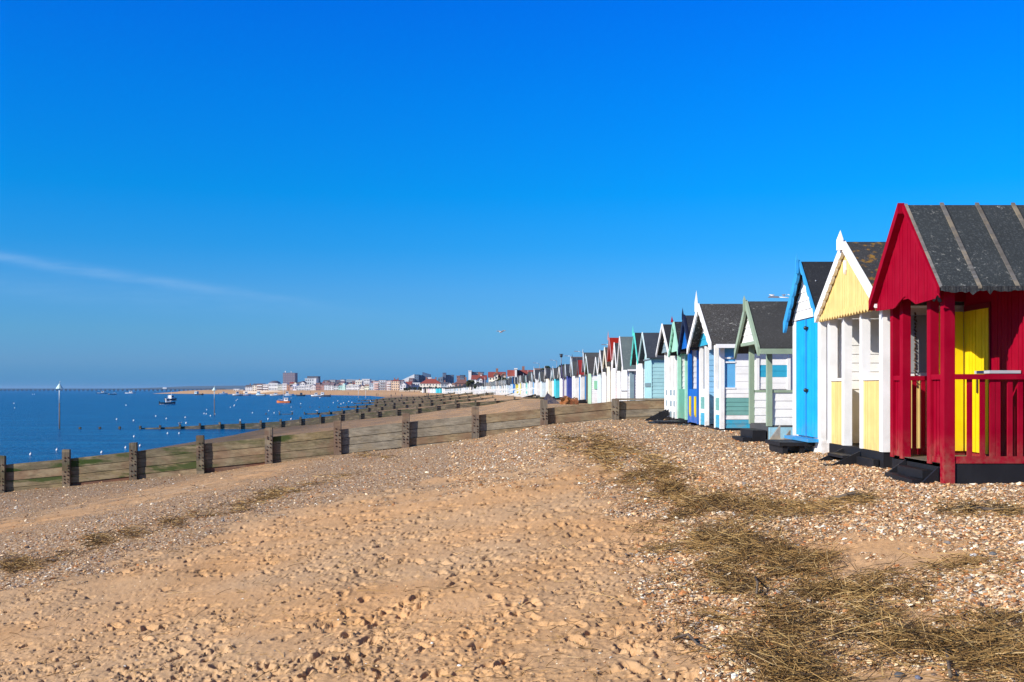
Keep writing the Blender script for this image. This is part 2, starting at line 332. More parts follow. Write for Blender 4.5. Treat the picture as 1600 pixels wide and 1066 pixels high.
TONE = {}
def make_beach():
    fine = np.linspace(-.56, .56, 1040); left = -(.56+np.cumsum(np.linspace(.006, .7, 42))); 
    A = np.r_[left[::-1], fine, -left]
    rows = [-60, -30, -10, 0, 2.0, 3.0]; y = 3.4
    while y < 34: rows.append(y); y += min(max(y*y/3000, .006), .10)
    while y < 14000: rows.append(y); y *= 1.02 if y < 1300 else 1.09
    R = np.array(rows); na, nr = len(A), len(R)
    Yg = np.repeat(R[:, None], na, 1); Xg = A[None, :]*np.maximum(Yg, 3.4)
    Z = ground(Xg, Yg)
    with np.errstate(all='ignore'):
        Yc = np.maximum(Yg, 2.0); PX = 800+Xg/Yc*F; PY = HZ-(Z-CZ)/Yc*F
    nb = fbm(Xg*.9, Yg*.9, 3, 4)-.5; nb2 = fbm(Xg*4, Yg*4, 9, 3)-.5
    # --- where shingle lies (baked onto the beach)
    xb = np.interp(PY, [640, 680, 705, 735, 780, 850, 930, 1000, 1066, 1400], [700, 850, 930, 975, 995, 1025, 1065, 1095, 1130, 1230])
    right = sm(-70, 50, PX-xb+nb*240+nb2*140)
    patch = np.exp(-(((PX-1370)/190)**2+((PY-868)/42)**2)**1.5); patch2 = np.exp(-(((PX-1420)/60)**2+((PY-962)/16)**2)**2); patch3 = np.exp(-(((PX-1400)/120)**2+((PY-1062)/24)**2)**2)
    right = right*(1-np.clip(patch*1.0+patch2*1.1+patch3*1.0-(nb2*1.4+nb)*patch, 0, .9))
    l1 = np.interp(PX, [-200, 0, 150, 300, 450, 600, 750, 880, 960], [990, 925, 890, 848, 800, 765, 745, 715, 700])
    up = sm(-30, 22, l1-PY+nb*80+nb2*60)
    b2 = np.interp(PX, [-200, 0, 200, 400, 520], [880, 822, 782, 740, 715]); strip = np.exp(-((PY-b2)/16)**2)*sm(600, 400, PX)
    up = up*(1-strip*np.clip(.55+nb2*1.5, 0, 1))
    sh = np.clip(np.maximum(right, up*.80), 0, 1)
    far = sm(36, 60, Yg); sh = sh*(1-far)+far*np.clip(.55+nb*1.6, 0, 1)*(1-sm(150, 380, Yg)*.8)
    sh = np.clip(sh, 0, 1)
    wet = np.clip(sm(2.9, .5, Z)*.75+sm(.9, .3, Z)*.35, 0, 1)*sm(18, 45, Yg)*(1-sm(420, 700, Yg))                      # dark band above the water
    # --- relief
    sand = 1-sh; fade = 1-sm(30, 60, Yg)
    b = np.abs(fbm(Xg*7, Yg*7, 21, 3)-.5)*2
    h = (fbm(Xg*1.3, Yg*1.3, 31, 2)-.5)*.05+(fbm(Xg*6, Yg*6, 33, 3)-.5)*.012*sand+(fbm(Xg*38, Yg*38, 35, 1)-.5)*.007*sand+sand*.9*np.clip(fbm(Xg*2.2, Yg*2.2, 61, 2)*2.4-.75, .12, 1)*((.35-b)*.016+(fbm(Xg*19, Yg*19, 41, 2)-.5)*.022)
    h += sh*((vn(Xg*24, Yg*24, 51)-.5)*.022+(vn(Xg*52, Yg*52, 53)-.5)*.014)
    Zr = Z+h*fade
    # --- footprints in the sand
    n = 10500; qx = RNG.uniform(-60, 1130, n); qy = 735+(RNG.random(n)**.8)*345; clus = fbm(qx*.012, qy*.03, 91, 2) > RNG.uniform(.3, .62, n); qx, qy = qx[clus], qy[clus]; n = len(qx)
    n2 = 1500; qx = np.r_[qx, RNG.uniform(150, 1080, n2)]; qy = np.r_[qy, RNG.uniform(735, 900, n2)]; n1 = n; n = len(qx); wx, wy = pix2xy(qx, qy); ang = RNG.normal(-.3, .9, n); ln = np.clip(RNG.lognormal(math.log(.022), .55, n), .009, .075); ln[n1:] = RNG.uniform(.02, .07, n-n1)*np.interp(wy[n1:], [6, 16], [.6, 1.5]); wd = ln*RNG.uniform(.4, .7, n); dep = np.minimum(wd*RNG.uniform(.7, 1.45, n), .040)
    for i in range(n):
        r0, r1 = np.searchsorted(R, [wy[i]-.2, wy[i]+.2])
        c0, c1 = np.searchsorted(A, [(wx[i]-.2)/wy[i], (wx[i]+.2)/wy[i]])
        if r1-r0 < 2 or c1-c0 < 2: continue
        S = (slice(r0, r1), slice(c0, c1)); dx = Xg[S]-wx[i]; dy = Yg[S]-wy[i]; ca, sa = math.cos(ang[i]), math.sin(ang[i])
        u = (dx*ca+dy*sa)/ln[i]; v = (-dx*sa+dy*ca)/wd[i]
        rr = np.sqrt(u*u+v*v)+(vn(Xg[S]*16, Yg[S]*16, i % 50)-.5)*.7
        pit = 1-sm(.70, 1.0, rr); rim = np.exp(-((rr-1.22)/.22)**2)*(.5+.5*np.tanh(u*2))*.6
        Zr[S] += (-pit*dep[i]+rim*dep[i]*.45)*np.clip(sand[S]*1.4-.1, 0, 1)
    # --- trails of real footprints: a sole and a heel pressed into the sand
    for tx, ty, ta, k in ((-1.9, 5.2, 1.25, 14), (-.6, 4.9, 1.75, 16), (.9, 5.6, 1.9, 14), (-3.2, 7.0, .6, 13), (.2, 7.2, 2.6, 11), (-2.2, 9.5, .25, 12), (1.0, 9.0, 1.7, 11), (-1.2, 6.3, 2.2, 10)):
        for q in range(k):
            a = ta+.05*math.sin(q*1.7); fx = tx+math.cos(ta)*q*.42+math.sin(ta)*.085*(-1)**q; fy = ty+math.sin(ta)*q*.42-math.cos(ta)*.085*(-1)**q
            r0, r1 = np.searchsorted(R, [fy-.25, fy+.25]); c0, c1 = np.searchsorted(A, [(fx-.25)/fy, (fx+.25)/fy])
            if r1-r0 < 2 or c1-c0 < 2: continue
            S = (slice(r0, r1), slice(c0, c1)); dx = Xg[S]-fx; dy = Yg[S]-fy; u = dx*math.cos(a)+dy*math.sin(a); v = -dx*math.sin(a)+dy*math.cos(a)
            wob = (vn(Xg[S]*22, Yg[S]*22, q)-.5)*.35
            d1 = np.sqrt(((u-.045)/.085)**2+(v/.048)**2)+wob; d2 = np.sqrt(((u+.085)/.05)**2+(v/.036)**2)+wob; d = np.minimum(d1, d2)
            Zr[S] += (((1-sm(.72, 1.05, d))*-.030)+np.exp(-((d-1.3)/.25)**2)*.010)*np.clip(sand[S]*1.4-.1, 0, 1)
    V = np.stack([Xg, Yg, Zr], -1).reshape(-1, 3)
    idx = np.arange(na*nr).reshape(nr, na)
    Fc = np.stack([idx[:-1, :-1], idx[:-1, 1:], idx[1:, 1:], idx[1:, :-1]], -1).reshape(-1, 4)
    t = NT('beach')
    geo = t.tc.outputs['Object']
    def attr(nm):
        a = t.n('ShaderNodeAttribute'); a.attribute_name = nm; return a.outputs['Fac']
    s1 = t.noise(1.3, 5); s2 = t.noise(60, 5, rough=.7); s3 = t.noise(.35, 3)
    sandc = t.mix(t.ramp(s1, [(.32, 0.), (.68, 1.)]), (.51, .285, .125), (.61, .36, .175))
    sandc = t.mix(t.math('MULTIPLY', t.ramp(s3, [(.4, 0.), (.6, 1.)]), .6), sandc, (.48, .33, .195))
    sandc = t.mix(t.math('MULTIPLY', t.ramp(t.noise(.8, 5), [(.50, 0.), (.66, 1.)]), .35), sandc, (.36, .225, .115))
    sandc = t.mix(t.math('MULTIPLY', t.ramp(s2, [(.55, 0.), (.72, 1.)]), .30), sandc, (.27, .14, .055))
    fl = t.math('MULTIPLY', t.ramp(t.noise(24, 4, rough=.75), [(.63, 0.), (.69, 1.)]), t.ramp(t.noise(1.7, 4), [(.40, .15), (.62, 1.)]))
    sandc = t.mix(t.math('MULTIPLY', fl, .6), sandc, (.13, .075, .035))
    sandc = t.mix(t.math('MULTIPLY', t.ramp(t.noise(140, 2), [(.66, 0.), (.72, 1.)]), .5), sandc, (.7, .62, .5))
    def vor(scale):
        v = t.n('ShaderNodeTexVoronoi'); v.inputs['Scale'].default_value = scale; t.l(geo, v.inputs['Vector']); return v
    v1 = vor(34); v2 = vor(21)
    sx = t.n('ShaderNodeSeparateColor'); t.l(v1.outputs['Color'], sx.inputs[0])
    pal = [(0, (.16, .09, .045)), (.12, (.36, .19, .09)), (.28, (.48, .29, .14)), (.42, (.25, .16, .10)), (.52, (.58, .39, .22)), (.66, (.40, .21, .09)), (.76, (.66, .52, .36)), (.88, (.28, .21, .16)), (.94, (.78, .69, .56))]
    c1 = t.ramp(sx.outputs[0], pal)
    gap = t.ramp(v1.outputs['Distance'], [(.3, 0.), (.75, 1.)])
    shc = t.mix(t.math('MULTIPLY', gap, .45), c1, (.10, .065, .04))
    shc = t.mix(t.math('MULTIPLY', t.ramp(t.noise(.6, 4), [(.42, 0.), (.62, 1.)]), .4), shc, (.40, .255, .135), 'MIX')
    msk = t.math('ADD', attr('shingle'), t.math('MULTIPLY', t.math('SUBTRACT', t.noise(30, 5, rough=.7), .5), 2.0))
    msk = t.ramp(msk, [(.44, 0.), (.58, 1.)])
    col = t.mix(msk, sandc, shc)
    col = t.mix(t.math('MULTIPLY', attr('wet'), .75), col, (.075, .058, .045))
    grn = t.math('MULTIPLY', t.math('SUBTRACT', attr('wet'), .6, True), t.ramp(t.noise(.25, 5), [(.5, 0.), (.62, 2.)]))
    col = t.mix(t.math('MULTIPLY', grn, .6), col, (.04, .055, .015))
    hh = t.math('ADD', t.math('MULTIPLY', t.math('MULTIPLY', t.math('SUBTRACT', 1, v1.outputs['Distance']), msk), .8), t.math('MULTIPLY', s2, .35))
    t.bump(hh, .75, .02)
    mat = t.out(col, .9, .15)
    o = np_mesh('beach_ground', V, Fc, mat, True, {'shingle': sh, 'wet': wet})
    tag(o, 'sand and shingle beach rising to the row of huts', 'beach', kind='structure')
    TONE.update(R=R, A=A, Z=Zr, sh=sh, PX=PX, PY=PY)
    return o
def surf(X, Y):                                         # relief height at points of the beach
    R, A, Z = TONE['R'], TONE['A'], TONE['Z']; X = np.asarray(X, float); Y = np.asarray(Y, float)
    i = np.clip(np.searchsorted(R, Y)-1, 0, len(R)-2); fy = np.clip((Y-R[i])/(R[i+1]-R[i]), 0, 1); a = X/np.maximum(Y, 3.4)
    j = np.clip(np.searchsorted(A, a)-1, 0, len(A)-2); fx = np.clip((a-A[j])/(A[j+1]-A[j]), 0, 1)
    return (Z[i, j]*(1-fx)+Z[i, j+1]*fx)*(1-fy)+(Z[i+1, j]*(1-fx)+Z[i+1, j+1]*fx)*fy
def gz(X, Y): return float(ground(X, Y))
make_beach()

def make_sea():
    R = np.r_[0, 20+np.cumsum(1.07**np.arange(105)*1.6)]; R = R[R < 13500]; R = np.r_[R, 14000]
    th = np.linspace(0, 2*np.pi, 97)[:-1]; V = [(0, 0, 0)]; 
    P = np.stack([np.outer(R[1:], np.sin(th)), np.outer(R[1:], np.cos(th)), np.zeros((len(R)-1, 96))], -1).reshape(-1, 3)
    n = len(R)-1; idx = np.arange(n*96).reshape(n, 96); nx = np.roll(idx, -1, 1)
    Fc = np.stack([idx[:-1], idx[1:], nx[1:], nx[:-1]], -1).reshape(-1, 4)
    t = NT('sea_water'); g = t.tc.outputs['Object']
    w1 = t.noise(.9, 6, sc=(.45, 1.1, 1), rough=.6); w2 = t.noise(.05, 4, sc=(.5, 1.6, 1))
    col = t.mix(w2, (.0008, .060, .185), (.0015, .088, .24))
    w3 = t.noise(.22, 5, sc=(.3, 1.3, 1), rough=.65)
    col = t.mix(t.ramp(w3, [(.42, 0.), (.64, 1.)]), col, (.003, .125, .30))
    t.bump(t.math('ADD', t.math('ADD', w1, t.math('MULTIPLY', w3, 2.5)), t.noise(3.5, 4, sc=(.6, 1, 1))), 1.0, .45)
    m = t.out(col, .22, .28); t.b.inputs['IOR'].default_value = 1.33
    o = np_mesh('sea', P, Fc, m, True); tag(o, 'calm blue sea reaching to the horizon', 'sea', kind='structure')
make_sea()
def make_hills():
    pts = [(205, 607.9), (225, 607.0), (245, 605.6), (300, 603.8), (345, 603.2), (400, 602.5), (470, 603), (560, 604), (700, 605)]
    Y = 9000; mb = MB(); top = [(at(x, y, Y).x, at(x, y, Y).z) for x, y in pts]
    V = []; Fq = []
    for k, (d, s) in enumerate([(-700, 0), (-450, .55), (-150, .9), (0, 1.), (500, .8), (1500, 0)]):
        for i, (x, z) in enumerate(top):
            V.append((x+60*math.sin(i*3+k), Y+d, -2+(z+2)*s*(1+.06*math.sin(i*5.1+k*2))))
    n = len(top)
    for k in range(5):
        for i in range(n-1): Fq.append((k*n+i, k*n+i+1, (k+1)*n+i+1, (k+1)*n+i))
    mb.add(V, Fq, 0, True)
    o = mb.build('hills', plain((.045, .06, .05), .9, 'hill')); tag(o, 'low distant hills across the estuary', 'hills', kind='structure')
make_hills()


# ------------------------------------------------------------------ beach huts near the camera
G_HUT = 'beach huts in a row along the top of the beach'
class H: pass
def sid_y(mb, x0, x1, y, z0, z1, bh=.13, pr=.016, mi=0):
    n = max(1, round((z1-z0)/bh)); bh = (z1-z0)/n
    for i in range(n):
        a = z0+i*bh; m = mi(i, n) if callable(mi) else mi
        mb.px(x0, x1, [(y, a), (y-pr, a), (y-pr*.25, a+bh-.001), (y, a+bh-.001)], m)
def sid_x(mb, y0, y1, x, z0, z1, bh=.13, pr=.016, mi=0):
    n = max(1, round((z1-z0)/bh)); bh = (z1-z0)/n
    for i in range(n):
        a = z0+i*bh; m = mi(i, n) if callable(mi) else mi
        mb.py(y0, y1, [(x, a), (x-pr, a), (x-pr*.25, a+bh-.001), (x, a+bh-.001)], m)
def vb_x(mb, y0, y1, x, lo, hi, bw=.085, th=.014, gap=.009, mi=0):      # vertical boards facing the sea
    n = max(1, round((y1-y0)/bw)); bw = (y1-y0)/n
    f = lambda q, y: q(y) if callable(q) else q
    for i in range(n):
        a = y0+i*bw+gap/2; b = y0+(i+1)*bw-gap/2
        if min(f(hi, a)-f(lo, a), f(hi, b)-f(lo, b)) < .01: continue
        mb.px(x-th-(i % 3)*.0015, x, [(a, f(lo, a)), (b, f(lo, b)), (b, f(hi, b)), (a, f(hi, a))], mi)
def vb_y(mb, x0, x1, y, z0, z1, bw=.085, th=.014, gap=.009, mi=0):
    n = max(1, round((x1-x0)/bw)); bw = (x1-x0)/n
    for i in range(n):
        a = x0+i*bw+gap/2; mb.box(a, a+bw-gap, y-th-(i % 3)*.0015, y, z0, z1, mi)
def shell(label, xf, y0, y1, zg, zf, ze, zr, L=3.3, porch=.95, go=.12, so=.18, roof=None, wall=None, skirt=None, cat='beach hut', back=.1):
    h = H(); h.xf, h.y0, h.y1, h.zg, h.zf, h.ze, h.zr, h.L, h.p, h.go, h.so = xf, y0, y1, zg, zf, ze, zr, L, porch, go, so
    h.ym = (y0+y1)/2; h.hw = (y1-y0)/2; h.sl = (zr-ze)/h.hw; h.zE = ze-so*h.sl; h.yN, h.yF = y0-so, y1+so; h.xg = xf-go; h.xc = xf+porch
    h.root = empty('beach_hut', (xf, h.ym, zg+CZ), label, cat, G_HUT)
    h.line = lambda y: zr-abs(y-h.ym)*h.sl                   # roof line above a point of the front
    r = MB(); T = .045
    r.px(h.xg, xf+L+back, [(h.yN, h.zE), (h.ym, zr), (h.ym, zr-T), (h.yN, h.zE-T)])
    r.px(h.xg, xf+L+back, [(h.ym+.001, zr-.001), (h.yF, h.zE-.001), (h.yF, h.zE-T), (h.ym+.001, zr-T-.001)])
    h.roof = r.build('roof', roof or F_DARK, h.root, dz=CZ)
    c = MB(); e = .03
    c.px(h.xc, xf+L, [(y0+e, zf), (y0+e, ze-.08), (h.ym, zr-.11), (y1-e, ze-.08), (y1-e, zf)])
    h.wall = c; h.wallmat = wall or WHITE
    k = MB(); k.box(xf+.02, xf+L-.01, y0+.02, y1-.02, zg-.35, zf-.001)
    h.skirt = k.build('skirting', skirt or BLACK, h.root, dz=CZ)
    if porch > .1:
        class Beams:
            def build(s, nm, m, root, dz):
                for a in (y0+.01, y1-.08): MB().box(xf+.01, h.xc-.002, a, a+.07, ze-.20, ze-.075).build(nm, m, root, dz=dz)
        h.beam = Beams()
    return h
def side_siding(h, mi=0, bh=.13, z0=None): sid_y(h.wall, h.xc+.001, h.xf+h.L-.01, h.y0+.03, z0 or h.zf, h.ze-.08, bh, .016, mi)
def barge(h, mat, wv=.14, th=.035, wavy=0, near=True, far=True, drop=0, dx=.0, seg=9, up=.025):
    for s, on in ((0, near), (1, far)):
        if not on: continue
        mb = MB(); yE = (h.yN-.01, h.yF+.01)[s]; zE = h.zE-.01*h.sl-drop; y_0 = h.ym+(-.001, .001)[s]; zt = h.zr+up
        lo = []
        N = seg*6 if wavy else 1
        for i in range(N+1):
            q = i/N; y = y_0+(yE-y_0)*q; z = zt+(zE+up-zt)*q-wv
            if wavy: z -= wavy*abs(math.sin(q*math.pi*seg))**.7
            lo.append((y, z))
        mb.px(h.xg-th-dx, h.xg-.002-dx, [(y_0, zt), (yE, zE+up)]+lo[::-1])
        mb.build('bargeboard', mat, h.root, dz=CZ)
def finial(h, mat, ht=.22, w=.05, below=.12):
    mb = MB(); x = h.xg-.06; z = h.zr
    mb.box(x-w*.6, x+.02, h.ym-w/2, h.ym+w/2, z-below, z+.03)
    b = [(x-w*.6, h.ym-w/2, z+.03), (x+.02, h.ym-w/2, z+.03), (x+.02, h.ym+w/2, z+.03), (x-w*.6, h.ym+w/2, z+.03), (x-.01, h.ym, z+ht)]
    mb.add(b, [(0, 1, 4), (1, 2, 4), (2, 3, 4), (3, 0, 4), (0, 3, 2, 1)]); mb.build('finial', mat, h.root, dz=CZ)
def gable_boards(h, mat, zb, x=None, vertical=True, bh=.13, inset=.0, lo=None, mats=None, mi=0):
    x = h.xg+.03 if x is None else x; mb = MB()
    ya, yb = h.yN+.02, h.yF-.02; top = lambda y: h.line(y)-.055
    if vertical:
        mb.px(x, x+.012, [(ya, top(ya)), (h.ym, top(h.ym)), (yb, top(yb)), (yb, max(zb, top(yb)-.02)-.0), (ya, max(zb, top(ya)-.02))] if top(ya) > zb else
              [(h.ym-(top(h.ym)-zb)/h.sl, zb), (h.ym, top(h.ym)), (h.ym+(top(h.ym)-zb)/h.sl, zb)])
        f = lo or (lambda y: zb)
        vb_x(mb, ya, h.ym, x, f, top, mi=mi); vb_x(mb, h.ym, yb, x, f, top, mi=mi)
    else:
        n = max(1, round((top(h.ym)-zb)/bh)); d = (top(h.ym)-zb)/n
        for i in range(n):
            a = zb+i*d; b = a+d-.006; m = mi(i, n) if callable(mi) else mi
            wa = min((top(h.ym)-a)/h.sl, h.yF-h.ym-.02); wb = min((top(h.ym)-b)/h.sl, h.yF-h.ym-.02)
            A = [(x-.016, h.ym-wa, a), (x-.016, h.ym+wa, a), (x-.004, h.ym+wb, b), (x-.004, h.ym-wb, b)]
            B = [(x+.01, y, z) for _, y, z in A]
            mb._ext(A, B, m)
    return mb.build('gable', mats or mat, h.root, dz=CZ)
def post(h, y, mat, w=.1, d=.1, z0=None, z1=None, x=None):
    mb = MB(); x = h.xf if x is None else x
    mb.box(x, x+d, y, y+w, h.zf-.02 if z0 is None else z0, (h.ze-.07) if z1 is None else z1); return mb.build('post', mat, h.root, dz=CZ)
def steps(h, x0, x1, y0, y1, z0, z1, n, mat, name='steps'):            # stringers and treads running down to the beach
    mb = MB(); w = .04
    for y in (y0, y1-w):
        mb.py(y, y+w, [(x0, z0-.2), (x0, z0+.05), (x1, z1+.02), (x1, z1-.16), (x0+.25, z0-.2)])
    for i in range(n):
        q = (i+.5)/n; x = x0+(x1-x0)*q; z = z0+(z1-z0)*q; mb.box(x-.12, x+.12, y0+w+.001, y1-w-.001, z-.02, z+.02)
    return mb.build(name, mat, h.root, dz=CZ)
def flat(y, a, b): return a

# --- crimson hut, nearest
h = shell('crimson red beach hut with yellow doors and slatted porch rail, nearest of the row', 4.93, 12.04, 13.78, -1.12, -.86, 1.34, 2.25, 3.4, .96, .13, .18, roof=felt((.030, .036, .039), .32), wall=DRED)
sid = h.wall; vb_x(sid, h.y0+.03, 12.95, h.xc, h.zf+.01, lambda y: h.line(y)-.12); vb_y(sid, h.xc+.01, h.xf+h.L-.01, h.y0+.03, h.zf, h.ze-.1)
sid.build('wall', RED, h.root, dz=CZ); h.beam.build('beam', RED, h.root, dz=CZ)
def low(y):
    t = abs(y-h.ym-.02)
    return 1.14-.13*t/.36 if t < .36 else 1.01+.03*(t-.36)
gable_boards(h, RED, 1.1, lo=low, x=h.xg+.02)
barge(h, RED, .13, .085, near=False); barge(h, RED, .07, .03, far=False, up=.0)
mb = MB(); mb.px(h.xg-.0, h.xg+.035, [(h.yN-.005, h.zE+.004), (h.ym, h.zr+.016), (h.ym, h.zr+.002), (h.yN-.005, h.zE-.010)]); mb.build('roof_edge_strip', wood((.24, .23, .22)), h.roof, dz=CZ)
for x in (5.23, 5.66, 6.1, 6.6, 7.2):
    mb = MB(); mb.px(x, x+.046, [(h.yN-.012, h.zE+.0), (h.ym, h.zr+.030), (h.ym, h.zr+.002), (h.yN-.012, h.zE-.022)]); mb.build('roof_batten', wood((.15, .145, .14)), h.roof, dz=CZ)
mb = MB(); R_ = random.Random(3); pts = []                     # torn felt hanging over the eave
N = 90
for i in range(N+1):
    x = h.xg+.02+(h.xf+h.L-h.xg)*i/N; pts.append((x, h.zE-.04-.02*math.sin(i*.31)*math.sin(i*.13+1)-R_.random()*.022-(.045 if (i*7) % 31 < 6 and i % 17 > 6 else 0)))
for i in range(N):
    mb.py(h.yN-.016+.006*(i % 3), h.yN-.002, [(pts[i][0], h.zE+.006), (pts[i+1][0], h.zE+.006), pts[i+1], pts[i]])
mb.build('torn_felt_edge', F_DARK, h.roof, dz=CZ)
mb = MB(); mb.tube([(h.xg+.02, h.yN+.02, .98), (h.xg+.0, h.yN+.05, 1.04), (h.xg-.03, h.yN+.09, 1.0)], .022, 6); mb.build('black_felt_scrap', BLACK, h.root, dz=CZ)
post(h, 12.04, RED, .12, .12, z0=-1.2, z1=1.25); post(h, 12.44, RED, .11, .1, z1=1.12); post(h, 13.32, RED, .11, .1, z1=1.12); post(h, 13.67, RED, .1, .1, z1=1.2)
def rail_x(h, x, y0, y1, zt, zb, mat, bw, gap):
    mb = MB(); mb.box(x-.025, x+.055, y0, y1, zt-.06, zt); mb.box(x-.01, x+.04, y0, y1, zb, zb+.07)
    n = max(1, round((y1-y0)/(bw+gap))); st = (y1-y0)/n
    for i in range(n): mb.box(x+.002, x+.026, y0+i*st+gap/2, y0+i*st+gap/2+bw, zb+.07, zt-.06)
    return mb.build('balustrade', mat, h.root, dz=CZ)
rail_x(h, 4.96, 12.161, 12.439, .17, -.86, RED, .07, .02); rail_x(h, 4.96, 13.431, 13.669, .17, -.86, RED, .06, .02)
mb = MB(); mb.box(5.051, 5.889, 12.03, 12.13, .11, .17); mb.box(5.051, 5.889, 12.05, 12.10, -.85, -.77)     # rail facing the camera
for px_ in (1513, 1533, 1548.5, 1557, 1576, 1592):
    x = (px_-800)/F*12.1; mb.box(x-.028, x+.028, 12.06, 12.085, -.77, .11)
mb.build('balustrade', RED, h.root, dz=CZ)
mb = MB(); mb.box(5.04, 5.87, 13.68, 13.73, .11, .17); mb.box(5.04, 5.87, 13.68, 13.73, -.85, -.77)
for i in range(7): mb.box(5.08+i*.115, 5.13+i*.115, 13.69, 13.715, -.77, .11)
mb.build('balustrade', RED, h.root, dz=CZ)
mb = MB(); mb.box(4.95, 5.88, 12.08, 13.7, -.9, -.855); mb.build('porch_floor', wood((.16, .13, .1)), h.root, dz=CZ)
for ya, yb, nm in ((12.99, 13.34, 0), (13.35, 13.70, 1)):
    mb = MB(); vb_x(mb, ya, yb, h.xc-.002, -.80, 1.0, bw=.09, th=.03); mb.box(h.xc-.045, h.xc-.0335, ya+.01, yb-.01, .12, .2) if 0 else None
    d = mb.build('door', YEL, h.root, dz=CZ)
    if nm == 0:
        mb = MB(); mb.box(h.xc-.05, h.xc-.034, yb-.08, yb-.05, -.05, .12); mb.build('handle', BRASS, d, dz=CZ)
mb = MB(); vb_y(mb, 5.50, 5.835, 13.675, -.80, 1.0, bw=.11, th=.03); mb.build('open_door_leaf', YEL, h.root, dz=CZ)
mb = MB(); mb.box(h.xc-.03, h.xc-.001, 12.955, 12.985, -.86, 1.07); mb.box(h.xc-.03, h.xc-.001, 12.986, 13.70, 1.01, 1.07); mb.build('door_frame', DRED, h.root, dz=CZ)
mb = MB(); mb.box(5.50, 5.86, 12.16, 12.56, .18, .215); mb.build('shelf', LGREY, h.root, dz=CZ)
mb = MB(); mb.px(4.66, 4.93, [(12.3, -1.3), (12.3, -1.06), (13.2, -1.04), (13.2, -1.3)]); mb.box(4.80, 4.93, 12.35, 13.15, -1.05, -.95); mb.py(12.2, 12.24, [(4.62, -1.2), (4.93, -.9), (4.93, -1.2)]); mb.py(13.22, 13.26, [(4.5, -1.2), (4.93, -.88), (4.93, -1.2)])
mb.build('steps', BLACK, h.root, dz=CZ)

# --- yellow and white hut
h = shell('pale yellow and white beach hut with a scalloped valance, next behind the red hut', 4.93, 14.05, 16.5, -1.1, -.84, 1.30, 2.13, 3.4, 1.0, .11, .15, roof=F_MOSS, wall=WHITE)
side_siding(h); sid_x(h.wall, h.y0+.03, h.y1-.03, h.xc, h.zf+.9, 1.2); sid_y(h.wall, h.xf+.13, h.xc, h.y0+.04, .16, h.ze-.21)
h.wall.box(h.xf+.13, h.xc, h.y0+.041, h.y0+.06, h.zf, h.ze-.21)
h.wall.box(h.xf+.02, h.xc, h.y1-.06, h.y1-.04, h.zf, h.ze-.21); sid_y(h.wall, h.xf+.02, h.xc, h.y1-.06, .0, h.ze-.21)
h.wall.build('wall', WHITE, h.root, dz=CZ); h.beam.build('beam', WHITE, h.root, dz=CZ)
def scal(y): return 1.13-.035*abs(math.sin((y-h.ym)*math.pi/.17))
gable_boards(h, PALEY, 1.16, lo=lambda y: 1.10+.0*y)
mb = MB(); y = h.yN+.12
while y < h.yF-.12:
    mb.px(h.xg+.0, h.xg+.028, [(y, 1.16), (y+.115, 1.16), (y+.115, 1.09), (y+.058, 1.045), (y, 1.09)]); y += .125
mb.build('valance', WHITE if 0 else PALEY, h.root, dz=CZ)
barge(h, WHITE, .15, .05, wavy=.03, near=False, drop=.02); barge(h, WHITE, .15, .05, far=False); finial(h, WHITE, .17, .09)
mb = MB(); mb.box(h.xg-.02, h.xg+.01, h.ym-.03, h.ym+.03, 1.72, 1.86); mb.px(h.xg-.02, h.xg+.01, [(h.ym-.03, 1.72), (h.ym+.03, 1.72), (h.ym, 1.66)]); mb.build('gable_drop', WHITE, h.root, dz=CZ)
for y, w in ((14.05, .13), (14.88, .1), (15.68, .11), (16.38, .12)): post(h, y, WHITE, w, .12, z1=1.16, z0=h.zf-.0)
for ya, yb in ((14.181, 14.879), (15.791, 16.379)):
    mb = MB(); mb.box(h.xf+.04, h.xf+.06, ya, yb, h.zf, .12); vb_x(mb, ya, yb, h.xf+.04, h.zf, .12, bw=.075); o = mb.build('front_panel', PALEY, h.root, dz=CZ)
    mb = MB(); mb.box(h.xf+.005, h.xf+.09, ya, yb, .121, .165); mb.build('panel_cap', WHITE, o, dz=CZ)
mb = MB(); mb.box(h.xc-.03, h.xc-.016, 14.5, 16.2, .22, 1.02); w = mb.build('window', plain((.28, .29, .29), .35, 'drawn_curtain'), h.root, dz=CZ)
mb = MB(); mb.box(h.xc-.045, h.xc-.02, 14.44, 14.499, .16, 1.08); mb.box(h.xc-.045, h.xc-.02, 16.201, 16.26, .16, 1.08); mb.box(h.xc-.045, h.xc-.02, 14.5, 16.2, 1.021, 1.08); mb.box(h.xc-.05, h.xc-.02, 14.5, 16.2, .16, .219); mb.build('window_frame', WHITE, w, dz=CZ)
mb = MB(); vb_x(mb, 14.2, 16.3, h.xc-.001, h.zf, .05); mb.build('wainscot', PALEY, h.root, dz=CZ)
mb = MB(); mb.box(5.10, 5.9, h.y0+.012, h.y0+.022, .22, .98); w = mb.build('window', plain((.30, .31, .32), .35, 'drawn_curtain'), h.root, dz=CZ)
mb = MB()
for k in range(22): mb.tube([(5.36+.012*math.sin(k*2.1), h.y0-.0, 1.02-k*.045), (5.37-.012*math.sin(k*2.1), h.y0-.0, .985-k*.045)], .011, 5)
mb.build('rusty_chain', IRON, h.root, dz=CZ)
mb = MB(); vb_y(mb, 5.06, 5.92, h.y0+.04, h.zf, .12); mb.build('side_panel', PALEY, h.root, dz=CZ)
steps(h, 4.46, 4.93, 14.95, 15.75, -1.16, -.90, 2, BLACK)
mb = MB(); mb.box(4.86, 4.93, 14.2, 14.9, -1.3, -.95); mb.build('black_step_block', BLACK, h.root, dz=CZ)

